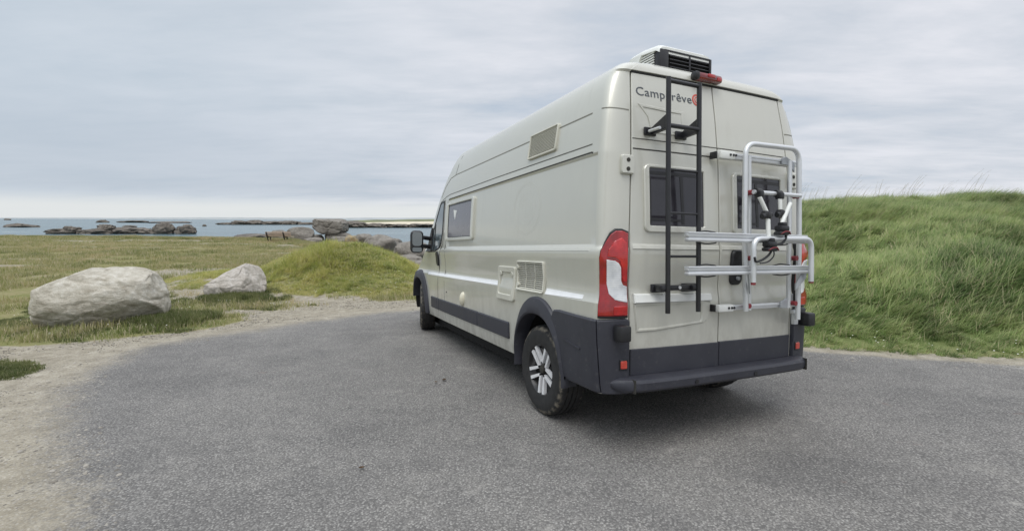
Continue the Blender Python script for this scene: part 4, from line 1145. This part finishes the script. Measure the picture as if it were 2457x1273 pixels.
def wheel_z(x, y):
    z = .365
    for _ in range(4):
        P = VT + VR @ Vector((x, y, z - .365)); z += float(H(P.x, P.y)) + .004 - P.z
    return z
for i, (sg, y) in enumerate(((-1, 1.0), (1, 1.0), (-1, 5.0), (1, 5.0))):
    w = wh if i == 0 else copy_tree(wh, van)
    w.location = (sg * .885, y, wheel_z(sg * .90, y)); w.rotation_euler = (rad(8 + 31 * i), 0, (pi if sg > 0 else 0) - (rad(13.5) if y > 3 else 0))

# ---- black ladder on the left door
lad = empty('ladder', van); lad['label'] = 'black tube ladder on the left back door'
LY = -.005
rails = ((-.603, -.577), (-.337, -.308))
for xt, xb in rails:
    part('rail', BLACK_METAL, lambda b: (tube(b, [(xt, LY, 2.475), (xb, LY, .935)], .0165, 12)), lad)
def lx(i, z): xt, xb = rails[i]; return xt + (xb - xt) * (2.475 - z) / (2.475 - .935)
for z, r in ((2.452, .014), (2.165, .015), (1.880, .009), (1.597, .009), (1.311, .009)):
    part('rung', BLACK_METAL, lambda b: cyl(b, (lx(0, z), LY, z), (lx(1, z), LY, z), r, 12), lad)
for i in (0, 1):
    def brk(b):
        x = lx(i, 2.17); P = [(LY - .01, 2.245), (LY - .01, 2.145), (yd(2.14, x) - .002, 2.135), (yd(2.16, x) - .002, 2.175)]
        A = [b.verts.new((x - .014, y, z)) for y, z in P]; B = [b.verts.new((x + .012, y, z)) for y, z in P]
        b.faces.new(A); b.faces.new(B)
        for k in range(4): b.faces.new((A[k], A[(k + 1) % 4], B[(k + 1) % 4], B[k]))
        box(b, (x - .02, yd(2.155, x) - .008, 2.155), (.10, .016, .055), .005)
    part('bracket', BLACK_METAL, brk, lad)
    def brl(b):
        x = lx(i, 1.09); box(b, (x - .01, .045, 1.098), (.075, .10, .045), .010); box(b, (x, .085, 1.095), (.13, .022, .058), .008)
    part('bracket', BLACK_METAL, brl, lad)
part('cross_bar', BLACK_METAL, lambda b: box(b, (-.44, .03, 1.10), (.26, .03, .036), .008), lad)
part('bracket_bolt', ALU, lambda b: cyl(b, (-.46, .02, 1.102), (-.46, .008, 1.102), .011, 10), lad)
part('bracket_bolt', ALU, lambda b: cyl(b, (-.645, .02, 2.150), (-.645, .125, 2.150), .010, 10), lad)

# ---- folded bike rack on the right door
rk = empty('bike_rack', van); rk['label'] = 'folded silver bike rack on the right back door'
part('carrier_tube', ALU, lambda b: tube(b, fillet([(.145, -.01, .918), (.118, -.01, 1.4), (.105, -.01, 2.118), (.68, -.01, 2.128), (.708, -.01, 1.4), (.712, -.01, .83)], .10, 8), .0185, 14), rk)
for (xt, xb, zt, zb) in ((.188, .222, 2.045, .918), (.632, .655, 2.045, .918)):
    part('upright_profile', ALU, lambda b: (tube(b, [(xt, .028, zt), (xb, .028, zb)], .0175, 12)), rk)
for z0, z1, yy in ((2.004, 2.063, .068), (.914, .966, .056)):
    zc = (z0 + z1) / 2
    part('mounting_bar', ALU, lambda b: [box(b, (.36, yy, zc), (.80, .034, z1 - z0 - .014), .006), box(b, (.36, yy - .018, zc + .008), (.78, .012, .014), .003)], rk)
    part('end_clamp', WHITEP, lambda b: box(b, (-.005, yy - .006, zc), (.15, .050, z1 - z0), .010), rk)
    for k in (.015, .045, .068): part('clamp_screw', BLACK, lambda b: cyl(b, (k, yy - .036, zc + .002), (k, yy - .026, zc + .002), .009, 8), rk)
    part('hook', BLACK, lambda b: box(b, (-.083, yy + .03, zc), (.018, .06, .05), .004), rk)
    part('hinge_plate', ALUG, lambda b: patch(b, [(.56, zc - .02), (.56, zc + .024), (.60, zc + .04), (.70, zc + (.0 if zc > 1.5 else .085)), (.70, zc + (-.07 if zc > 1.5 else .03)), (.64, zc - .025)], lambda x, z, d: (x, yy - .022 - d, z), 0, .012, .002), rk)
for sx, (xa, xb) in ((1, (.14, .205)), (1, (.70, .645))):
    for z in (1.772, 1.30, .955): part('knob', REDCAP, lambda b: cyl(b, ((xa + xb) / 2 + .0, -.022, z), ((xa + xb) / 2, .02, z), .018, 12), rk)
# trays folded up flat, seen from below
def tray(z0, z1, x0, x1, yy):
    t = part('wheel_tray', ALU, lambda b: [box(b, ((x0 + x1) / 2, yy, (z0 + z1) / 2 + .012), (x1 - x0, .040, (z1 - z0) * .46), .010), box(b, ((x0 + x1) / 2, yy - .004, z0 + .014), (x1 - x0, .046, .026), .010), box(b, ((x0 + x1) / 2, yy - .004, z1 - .006), (x1 - x0, .046, .012), .005)], rk)
    part('tray_groove', ALUG, lambda b: box(b, ((x0 + x1) / 2, yy - .016, (z0 + z1) / 2 - .003), (x1 - x0 - .01, .012, .006)), t)
    for x in (x0 + .20, x1 - .25):
        part('wheel_strap', BLACK, lambda b: tube(b, fillet([(x - .09, yy + .03, z1 - .004), (x - .02, yy + .02, z1 + .012), (x + .10, yy + .02, z1 + .002), (x + .11, yy + .03, z0 - .004), (x, yy + .02, z0 - .012), (x - .08, yy + .03, z0 - .002)], .03, 4), .005, 6), t)
tray(1.408, 1.472, -.507, .665, -.082); tray(1.186, 1.248, -.502, .695, -.082)
part('platform_frame', ALU, lambda b: tube(b, fillet([(.060, -.135, 1.135), (.055, -.135, 1.437), (.662, -.135, 1.444), (.672, -.135, 1.13)], .075, 8), .0185, 14), rk)
for x in (.058, .672):
    part('tube_end', REDCAP, lambda b: cyl(b, (x + .002, -.135, 1.137), (x + .002, -.135, 1.118), .0165, 12), rk)
    part('folding_arm', ALUG, lambda b: patch(b, [(x + .0, 1.20), (x + .0, 1.24), (x + .085, 1.10), (x + .085, 1.045)] if x < .3 else [(x - .02, 1.20), (x + .02, 1.245), (x + .02, 1.17), (x - .06, 1.06), (x - .06, 1.11)], lambda u, z, d: (u, -.055 - d - (.085 - abs(u - x)) * .6 + .02, z), 0, .010, .002), rk)
# bar with two bike arms
def arm_tube(P, r=.0145): return lambda b: tube(b, P, r, 12)
part('arm_bar', ALU, arm_tube([(.16, -.04, 1.772), (.665, -.04, 1.772)], .0155), rk)
part('bar_clamp', BLACK, lambda b: [cyl(b, (.175, -.045, 1.774), (.225, -.045, 1.774), .026, 12), box(b, (.20, -.06, 1.755), (.04, .05, .05), .010)], rk)
part('bar_clamp', BLACK, lambda b: [cyl(b, (.385, -.045, 1.772), (.435, -.045, 1.772), .026, 12), box(b, (.41, -.06, 1.755), (.045, .05, .05), .010)], rk)
part('bike_arm', WHITEP, arm_tube([(.185, -.07, 1.735), (.262, -.085, 1.60)]), rk)
part('bike_arm', WHITEP, arm_tube([(.238, -.10, 1.58), (.225, -.12, 1.425)], .0155), rk)
part('bike_arm', WHITEP, arm_tube([(.405, -.065, 1.745), (.400, -.075, 1.625)]), rk)
part('bike_arm', WHITEP, arm_tube([(.335, -.13, 1.535), (.470, -.10, 1.70)], .0150), rk)
def joint(c, s=1.0):
    return lambda b: [box(b, c, (.062 * s, .06 * s, .05 * s), .014, Matrix.Rotation(rad(28), 3, 'Y')), cyl(b, (c[0] - .05 * s, c[1] - .005, c[2] - .01), (c[0] + .035 * s, c[1] - .01, c[2] + .006), .020 * s, 10)]
part('arm_joint', BLACK, joint((.232, -.09, 1.605)), rk)
part('arm_joint', BLACK, joint((.392, -.085, 1.622)), rk)
def claw(c):
    return lambda b: [box(b, (c[0], c[1], c[2]), (.085, .07, .045), .016), box(b, (c[0] - .012, c[1] - .01, c[2] - .034), (.105, .06, .028), .012), box(b, (c[0] + .005, c[1], c[2] + .03), (.045, .05, .03), .01)]
for c in ((.205, -.145, 1.398), (.325, -.145, 1.512)):
    cl = part('frame_claw', BLACK, claw(c), rk)
    part('claw_lining', REDCAP, lambda b: tube(b, [(c[0] - .058, c[1] - .035, c[2] - .040), (c[0] - .02, c[1] - .045, c[2] - .022), (c[0] + .02, c[1] - .045, c[2] - .022), (c[0] + .045, c[1] - .035, c[2] - .040)], .004, 6), cl)
part('strap', BLACK, lambda b: tube(b, fillet([(.23, -.15, 1.385), (.19, -.16, 1.33), (.11, -.165, 1.29), (.04, -.165, 1.275), (.03, -.165, 1.31)], .04, 5), .008, 6), rk)
part('strap', BLACK, lambda b: tube(b, fillet([(.235, -.15, 1.37), (.235, -.16, 1.32), (.17, -.165, 1.275), (.08, -.17, 1.268)], .04, 5), .005, 6), rk)
part('strap', BLACK, lambda b: tube(b, fillet([(.365, -.14, 1.50), (.368, -.15, 1.45), (.33, -.155, 1.41), (.26, -.15, 1.395)], .03, 5), .009, 6), rk)

# ---- roof air conditioner
ac = empty('air_conditioner', van); ac['label'] = 'white roof air conditioner with black grille'
def acc(b):
    # shell: list of cross sections along y (half width, base z, top z)
    rows = []
    for y, x0, x1, zt in ((.43, -.305, .225, 2.898), (.46, -.312, .235, 2.918), (.62, -.318, .240, 2.935), (.76, -.315, .238, 2.935), (.86, -.30, .225, 2.90), (.92, -.28, .20, 2.80)):
        zb = max(2.70, zt - .05) if y < .7 else 2.70
        P = [(x0, zb), (x0 + .004, zt - .030), (x0 + .03, zt - .006), (x0 + .07, zt), (x1 - .07, zt), (x1 - .03, zt - .006), (x1 - .004, zt - .030), (x1, zb)]
        rows.append([b.verts.new((x, y, z)) for x, z in P])
    for A, B in zip(rows, rows[1:]):
        for i in range(8): b.faces.new((A[i], A[(i + 1) % 8], B[(i + 1) % 8], B[i]))
    b.faces.new(rows[0]); b.faces.new(rows[-1])
part('cover', WHITEP, acc, ac, ang=40)
part('fan_housing', BLACK, lambda b: box(b, (-.045, .585, 2.78), (.50, .25, .20), .01), ac)
part('louvre_backing', RUBBER, lambda b: box(b, (-.02, .455, 2.785), (.40, .02, .17)), ac)
for k in range(6):
    z = 2.722 + k * .028
    part('slat', BLACK, lambda b: [box(b, (-.105, .440, z), (.190, .030, .006), 0, Matrix.Rotation(rad(-24), 3, 'X')), box(b, (.105, .440, z), (.190, .030, .006), 0, Matrix.Rotation(rad(-24), 3, 'X'))], ac, smooth=False)
part('louvre_frame', BLACK, lambda b: [box(b, (-.255, .455, 2.785), (.09, .06, .19), .012), box(b, (.213, .445, 2.785), (.02, .05, .18), .004), box(b, (0, .445, 2.785), (.016, .04, .17), .003), box(b, (-.02, .445, 2.872), (.47, .04, .012), .003)], ac)
for k in range(9): part('side_fin', WHITEP, lambda b: box(b, (-.300, .60, 2.735 + k * .019), (.012, .22, .010), .002), ac, smooth=False)

# ================================================================ grass, gravel and small things
def grass_mat(name, lo, mid, hi, dry, dryness=.25, scale=.35):
    ma, nt, N, L, b = mat(name); g = G(nt)
    geo = N.new('ShaderNodeNewGeometry').outputs['Position']
    oi = N.new('ShaderNodeObjectInfo').outputs['Random']
    n = g.noise(geo, scale, 5, .6, .3); n2 = g.noise(geo, scale * 6, 3, .6)
    f = g.math('ADD', g.math('MULTIPLY', n, .55), g.math('ADD', g.math('MULTIPLY', n2, .25), g.math('MULTIPLY', oi, .20)))
    c = g.ramp(f, [(.37, lo), (.5, mid), (.62, hi)])
    hgt = g.attr('tip')
    c = g.mix(g.math('MULTIPLY', g.math('MULTIPLY', hgt, g.mr(g.math('ADD', g.math('MULTIPLY', g.attr('blade'), .6), g.math('MULTIPLY', n2, .4)), .55, .75)), dryness * 2), c, dry)
    c = g.mix(g.math('MULTIPLY', g.attr('dead'), .9), c, dry)
    L.new(c, b.inputs['Base Color']); b.inputs['Roughness'].default_value = .55; b.inputs['Specular IOR Level'].default_value = .3
    # leaves let some light through
    tr = N.new('ShaderNodeBsdfTranslucent'); L.new(c, tr.inputs[0]); ad = N.new('ShaderNodeMixShader'); ad.inputs[0].default_value = .45
    L.new(b.outputs[0], ad.inputs[1]); L.new(tr.outputs[0], ad.inputs[2]); L.new(ad.outputs[0], N['Material Output'].inputs[0])
    return ma
def tuft(name, n, radius, length, width, lean, bend, spread, material, seed, segs=4, lmin=.6, dead=.06, lay=.22):
    """a clump of bent, tapering blades; lean is the common direction (x), spread the random part"""
    rnd = random.Random(seed); V = []; Fc = []; tip = []; bl = []; dd = []
    for i in range(n):
        r = radius * math.sqrt(rnd.random()); a = rnd.uniform(0, 2 * pi); p = Vector((r * cos(a), r * sin(a), -.02))
        Ln = length * rnd.uniform(lmin, 1.0); d2 = Vector((lean + rnd.gauss(0, spread), rnd.gauss(0, spread))); az = math.atan2(d2.y, d2.x)
        k = min(1.5, d2.length); up0 = rnd.uniform(lay * .6, lay * 1.3) * k; w = width * rnd.uniform(.7, 1.2); s0 = len(V); h = Vector((cos(az), sin(az), 0)); side = Vector((-sin(az + rnd.gauss(0, .5)), cos(az), 0)).normalized()
        ang = up0; q = p.copy(); br = rnd.random(); de = 1.0 if rnd.random() < dead else 0.0
        for j in range(segs + 1):
            t = j / segs; ww = w * (1 - t ** 1.6) * .5 + .0004
            if j < segs: V += [q - side * ww, q + side * ww]; tip += [t, t]; bl += [br, br]; dd += [de, de]
            else: V += [q.copy()]; tip += [1.0]; bl += [br]; dd += [de]
            q = q + (h * sin(ang) + Vector((0, 0, cos(ang)))) * (Ln / segs); ang += bend * k * rnd.uniform(.6, 1.3) / segs
        for j in range(segs - 1): o_ = s0 + 2 * j; Fc.append((o_, o_ + 1, o_ + 3, o_ + 2))
        o_ = s0 + 2 * (segs - 1); Fc.append((o_, o_ + 1, o_ + 2))
    me = bpy.data.meshes.new(name); me.from_pydata([tuple(v) for v in V], [], Fc); me.materials.append(material)
    for nm, vals in (('tip', tip), ('blade', bl), ('dead', dd)):
        at_ = me.attributes.new(nm, 'FLOAT', 'POINT'); at_.data.foreach_set('value', np.array(vals, np.float32))
    me.shade_smooth(); return bpy.data.objects.new(name, me)
def scatter(name, protos, P, rotz, scl, pick, tilt=None):
    """one 'stuff' object: instances of the prototypes on points"""
    pc = bpy.data.collections.new(name + '_kinds')
    for k, p in enumerate(protos): p.name = '%s_kind_%02d' % (name, k); pc.objects.link(p)
    me = bpy.data.meshes.new(name); me.from_pydata(P.tolist(), [], [])
    rot = np.zeros((len(P), 3), np.float32); rot[:, 2] = rotz
    if tilt is not None: rot[:, 0] = tilt[:, 0]; rot[:, 1] = tilt[:, 1]
    a = me.attributes.new('rot', 'FLOAT_VECTOR', 'POINT'); a.data.foreach_set('vector', rot.ravel())
    a = me.attributes.new('scl', 'FLOAT_VECTOR', 'POINT'); a.data.foreach_set('vector', np.asarray(scl, np.float32).ravel())
    a = me.attributes.new('pick', 'INT', 'POINT'); a.data.foreach_set('value', np.asarray(pick, np.int32))
    o = bpy.data.objects.new(name, me); COL.objects.link(o); o['kind'] = 'stuff'
    ng = bpy.data.node_groups.new(name, 'GeometryNodeTree')
    ng.interface.new_socket('Geometry', in_out='INPUT', socket_type='NodeSocketGeometry'); ng.interface.new_socket('Geometry', in_out='OUTPUT', socket_type='NodeSocketGeometry')
    N, L = ng.nodes, ng.links
    i = N.new('NodeGroupInput'); u = N.new('NodeGroupOutput'); ip = N.new('GeometryNodeInstanceOnPoints'); ci = N.new('GeometryNodeCollectionInfo')
    ci.inputs['Collection'].default_value = pc; ci.inputs['Separate Children'].default_value = True; ci.inputs['Reset Children'].default_value = True
    def na(n_, t):
        q = N.new('GeometryNodeInputNamedAttribute'); q.data_type = t; q.inputs['Name'].default_value = n_; return q.outputs['Attribute']
    L.new(i.outputs[0], ip.inputs['Points']); L.new(ci.outputs[0], ip.inputs['Instance']); ip.inputs['Pick Instance'].default_value = True
    L.new(na('pick', 'INT'), ip.inputs['Instance Index'])
    e2r = N.new('FunctionNodeEulerToRotation'); L.new(na('rot', 'FLOAT_VECTOR'), e2r.inputs[0]); L.new(e2r.outputs[0], ip.inputs['Rotation'])
    L.new(na('scl', 'FLOAT_VECTOR'), ip.inputs['Scale']); L.new(ip.outputs[0], u.inputs[0])
    md = o.modifiers.new('scatter', 'NODES'); md.node_group = ng
    return o
rng = np.random.default_rng(5)
def sample(n, x0, x1, y0, y1, dens):
    x = rng.uniform(x0, x1, n); y = rng.uniform(y0, y1, n); k = rng.random(n) < dens(x, y); x, y = x[k], y[k]
    return np.stack([x, y, H(x, y)], -1)
def uni(n, a, b): return rng.uniform(a, b, n)
def visible(x, y, margin=.12):                             # grass is grown where the photograph could see it, plus a margin
    return (np.abs(x) / np.maximum(y, .5) < 1.07 + margin + 2.0 / np.maximum(y, 1))

G_HILL = grass_mat('windblown_grass', (.060, .115, .028), (.235, .335, .110), (.45, .535, .215), (.58, .52, .32), .38)
G_MOUND = grass_mat('mound_grass', (.23, .29, .070), (.47, .48, .135), (.60, .55, .22), (.62, .54, .36), .45)
G_FIELD = grass_mat('short_field_grass', (.15, .195, .050), (.33, .335, .125), (.52, .43, .24), (.58, .50, .35), .42, .22)
G_VERGE = grass_mat('verge_grass', (.075, .105, .032), (.145, .175, .060), (.24, .255, .10), (.40, .35, .22), .22, 1.2)
G_STALK = simple('dry_stalk', (.25, .22, .13), .8)

# --- the windswept hill
protos = [tuft('t', 70, .17, .50, .0115, .95, 1.15, .30, G_HILL, 300 + k, 5, lay=1.05, dead=.10) for k in range(5)] + [tuft('t', 60, .15, .36, .0115, .8, 1.2, .45, G_HILL, 320 + k, 4, dead=.12, lay=.85) for k in range(3)] + [tuft('t', 34, .10, .22, .012, .2, .9, .8, G_HILL, 330 + k, 3, dead=.03) for k in range(2)]
def d_hill(x, y):
    s = poly_dist(x, y, HILL_POLY); n = fbm(x * .8, y * .8, 61, 3)
    near = 1 / (1 + (np.hypot(x, y) / 11) ** 2) * 1.7
    return ((s > -.12) & (s < 17)) * visible(x, y) * np.clip(near, .25, 1) * np.clip(.6 + (n - .4) * 1.6, .30, 1)
P = sample(90000, 1.8, 24, 3.0, 24, d_hill)
s = poly_dist(P[:, 0], P[:, 1], HILL_POLY)
lenf = (.36 + .32 * ss(-.1, 1.3, s)) * (.40 + 1.2 * fbm(P[:, 0] * .6, P[:, 1] * .6, 62, 3))
P[:, 2] -= .0; cl = fbm(P[:, 0] * .9, P[:, 1] * .9, 63, 3)
pick = np.where(s < .5, rng.integers(6, 10, len(P)), np.where(cl > .52, rng.integers(0, 5, len(P)), rng.integers(0, 8, len(P))))
wind = rad(-28) + 2.6 * (fbm(P[:, 0] * .4, P[:, 1] * .4, 64, 3) - .5) + rng.normal(0, .30, len(P))
sc = lenf[:, None] * np.stack([uni(len(P), .85, 1.2)] * 3, -1)
scatter('hill_grass', protos, P, wind, sc, pick); print('hill', len(P))
# tall bents along the crest
stk = []
for k in range(4):
    b_ = bmesh.new(); rn = random.Random(k); h = 1.0
    for q in range(3):
        x0, y0 = rn.uniform(-.1, .1), rn.uniform(-.1, .1); l = rn.uniform(.6, 1.0)
        pts = [(x0 + .42 * l * t ** 2.0 * (1 + q * .2) - .0, y0 + .05 * t * q, l * t) for t in (0, .25, .5, .75, 1)]
        tube(b_, pts, lambda t: .0042 * (1 - .55 * t), 4)
    me = bpy.data.meshes.new('stalk'); b_.to_mesh(me); b_.free(); me.materials.append(G_STALK); stk.append(bpy.data.objects.new('stalk', me))
P = sample(1500, 4, 19, 8, 20, lambda x, y: (poly_dist(x, y, HILL_POLY) > 2.5) * visible(x, y) * np.where(poly_dist(x, y, HILL_POLY) > 7, .07, .04))
scatter('tall_grass_stalks', stk, P, uni(len(P), -.9, .7), np.stack([uni(len(P), .5, 1.0)] * 3, -1), rng.integers(0, 4, len(P)))

# --- the grassy mound
protos = [tuft('t', 46, .15, .15, .0105, .4, 1.0, .7, G_MOUND, 400 + k, 3, dead=.14, lay=.9) for k in range(4)] + [tuft('t', 46, .13, .28, .0095, .8, 1.3, .45, G_MOUND, 420 + k, 4, lay=.95) for k in range(3)]
def d_mound(x, y):
    m_ = mound_h(x, y); bare = ss(.50, .62, fbm(x * 1.3, y * 1.3, 81, 4)) * (1 - ss(.12, .42, m_)) * (y < 14.5)
    return ss(.01, .07, m_) * (1 - .85 * bare) * .9
P = sample(26000, -10, -1.2, 9.8, 20, d_mound)
m_ = mound_h(P[:, 0], P[:, 1])
sc = ((.50 + .55 * ss(.2, .8, m_)) * (.7 + .7 * fbm(P[:, 0] * .9, P[:, 1] * .9, 82, 3)))[:, None] * np.stack([uni(len(P), .8, 1.15)] * 3, -1)
pick = np.where(fbm(P[:, 0] * .7, P[:, 1] * .7, 83, 2) > .5, rng.integers(4, 7, len(P)), rng.integers(0, 4, len(P)))
scatter('mound_grass', protos, P, rng.normal(-.3, .9, len(P)), sc, pick); print('mound', len(P))

# --- short turf of the field, higher fringe along its seaward edge
protos = [tuft('t', 34, .20, .075, .008, .2, .9, .8, G_FIELD, 500 + k, 2, dead=.2) for k in range(4)] + [tuft('t', 40, .17, .13, .008, .35, 1.0, .6, G_FIELD, 520 + k, 3, dead=.15) for k in range(2)]
def d_field(x, y):
    t = turf_mask(x, y); near = np.clip(13.0 / np.hypot(x, y), .22, 1) ** 1.2
    return (t > .25) * t ** 1.6 * near * (mound_h(x, y) < .05) * (poly_dist(x, y, HILL_POLY) < -.1) * visible(x, y) * (fbm(x * .8, y * .8, 91, 3) > .36)
P = sample(150000, -50, 0, 6.5, 47, d_field)
sc = (1 + np.hypot(P[:, 0], P[:, 1]) / 45)[:, None] * (.6 + .8 * fbm(P[:, 0] * .6, P[:, 1] * .6, 92, 3))[:, None] * np.stack([uni(len(P), .8, 1.3)] * 3, -1)
scatter('field_grass', protos, P, uni(len(P), 0, 6.28), sc, np.where(rng.random(len(P)) < .8, rng.integers(0, 4, len(P)), rng.integers(4, 6, len(P)))); print('field', len(P))
protos = [tuft('t', 60, .35, .34, .022, .4, 1.0, .6, G_FIELD, 540 + k, 3) for k in range(3)]
P = sample(60000, -62, -4, 20, 52, lambda x, y: (np.abs(y - shore_y(x) + .6) < 1.1) * (fbm(x * .35, y * .35, 93, 3) > .40) * 1.0)
sc = (.35 + .9 * fbm(P[:, 0] * .3, P[:, 1] * .3, 94, 3))[:, None] * np.stack([uni(len(P), .8, 1.2)] * 3, -1)
scatter('shore_edge_grass', protos, P, uni(len(P), -1, 1), sc, rng.integers(0, 3, len(P))); print('fringe', len(P))

# --- greener clumps round the boulders and at the left edge
protos = [tuft('t', 44, .11, .15, .009, .3, 1.0, .7, G_VERGE, 600 + k, 3) for k in range(4)] + [tuft('t', 60, .12, .07, .012, .1, .8, 1.0, G_VERGE, 620 + k, 2, dead=.02) for k in range(3)]
def d_verge(x, y):
    w = (fbm(x * 1.4, y * 1.4, 71, 4) - .5); d = np.maximum.reduce([poly_dist(x, y, BOULDER_TURF) + w * .55, poly_dist(x, y, STONE_TURF) + w * .5, poly_dist(x, y, CORNER_TURF) + .1 + w * .3]); corner = poly_dist(x, y, CORNER_TURF) > -.35
    gap = ss(.43, .58, fbm(x * 2.2, y * 2.2, 95, 4))
    return ss(-.05, .12, d) * np.where(corner, .9, gap)
P = sample(70000, -10.5, -3.0, 4.5, 13, d_verge)
dd_ = np.minimum(np.hypot((P[:, 0] + 5.75) / .75, (P[:, 1] - 8.15) / .6), np.hypot((P[:, 0] + 6.1) / .9, (P[:, 1] - 10.9) / .6))
sc = (.42 + .80 * (1 - ss(.6, 1.6, dd_)))[:, None] * (.7 + .6 * fbm(P[:, 0] * 2, P[:, 1] * 2, 96, 2))[:, None] * np.stack([uni(len(P), .8, 1.2)] * 3, -1)
pick = np.where(rng.random(len(P)) < .25 + .6 * (1 - ss(.7, 1.5, dd_)), rng.integers(0, 4, len(P)), rng.integers(4, 7, len(P)))
scatter('verge_grass', protos, P, uni(len(P), 0, 6.28), sc, pick); print('verge', len(P))
# daisies in it
DAISY = simple('daisy_white', (.80, .79, .70), .7); dz = []
b_ = bmesh.new(); bmesh.ops.create_icosphere(b_, subdivisions=1, radius=.009, matrix=Matrix.Diagonal((1, 1, .5, 1)))
me = bpy.data.meshes.new('daisy'); b_.to_mesh(me); b_.free(); me.materials.append(DAISY)
P = np.concatenate([sample(2600, -10.5, -3.5, 6.0, 13, lambda x, y: d_verge(x, y) * (fbm(x * 2, y * 2, 97, 2) > .52) * .5), sample(1500, 3, 13, 3, 9, lambda x, y: (np.abs(poly_dist(x, y, HILL_POLY) - .3) < .35) * .35), sample(1400, -8, -2.4, 10.2, 14, lambda x, y: (mound_h(x, y) > .05) * (mound_h(x, y) < .5) * .25)])
P[:, 2] += .075
scatter('daisies', [bpy.data.objects.new('daisy', me)], P, uni(len(P), 0, 6), np.stack([uni(len(P), .6, 1.3)] * 3, -1), np.zeros(len(P)))

# --- loose gravel on the sandy verge and over the rim of the asphalt
GRAV = []
for k, c in enumerate([(.20, .18, .15), (.29, .265, .225), (.14, .128, .11), (.35, .325, .285)]):
    b_ = bmesh.new(); bmesh.ops.create_icosphere(b_, subdivisions=1, radius=1)
    rn = random.Random(k)
    for v in b_.verts: v.co = Vector((v.co.x * rn.uniform(.7, 1.1), v.co.y * rn.uniform(.6, 1.0), v.co.z * rn.uniform(.4, .7)))
    me = bpy.data.meshes.new('pebble'); b_.to_mesh(me); b_.free(); me.materials.append(simple('pebble_%d' % k, c, .9)); GRAV.append(bpy.data.objects.new('pebble', me))
def d_grav(x, y):
    a = poly_dist(x, y, ASPH); near = np.clip(4.5 / np.hypot(x, y), .10, 1) ** 1.4
    return (a < .35) * (a > -2.5) * (turf_mask(x, y) < .3) * near * ss(.36, .55, fbm(x * 1.1, y * 1.1, 98, 3)) * visible(x, y)
P = sample(260000, -8, 8, 1.6, 12, d_grav); P[:, 2] += .004
sz = np.exp(rng.normal(-5.12, .48, len(P)))
scatter('gravel', GRAV, P, uni(len(P), 0, 6.28), np.stack([sz, sz, sz], -1), rng.integers(0, 4, len(P))); print('gravel', len(P))

# --- a few dry leaves and scraps on the asphalt
LEAFM = simple('dry_brown_leaf', (.17, .11, .065), .85, var=.35, nscale=60)
def leaf(px, py, size, label, rot, curl=.35, seed=0):
    p = ground_at(px, py); b = bmesh.new(); rn = random.Random(seed); rows = []
    for i in range(7):
        t = i / 6; w = sin(pi * min(1, t * .96 + .02)) ** .8 * .36 * (1 + .15 * rn.uniform(-1, 1))
        rows.append([b.verts.new((size * (t - .5), size * w * u, size * (curl * (u * u * .8 + (t - .5) ** 2 * 1.2) + .02 * rn.uniform(-1, 1)) + .012)) for u in (-1, -.4, .4, 1)])
    for A, B in zip(rows, rows[1:]):
        for k in range(3): b.faces.new((A[k], A[k + 1], B[k + 1], B[k]))
    r = bmesh.ops.solidify(b, geom=b.faces[:], thickness=.0015)
    o = obj('dry_leaf', b, LEAFM); o.location = (p.x, p.y, p.z + .006); o.rotation_euler = (0, 0, rot)
    tag(o, label, 'leaf', 'dry leaves on the asphalt'); return o
leaf(1092, 791, .17, 'large curled brown leaf lying under the side of the van', .5, .45, 1)
leaf(1066, 915, .05, 'small flat brown leaf on the open asphalt left of the back wheel', 1.2, .2, 2)
leaf(1046, 920, .035, 'tiny brown scrap beside the small flat leaf', 2.2, .15, 3)
leaf(868, 1128, .035, 'tiny dark scrap on the asphalt near the middle foreground', .3, .2, 4)
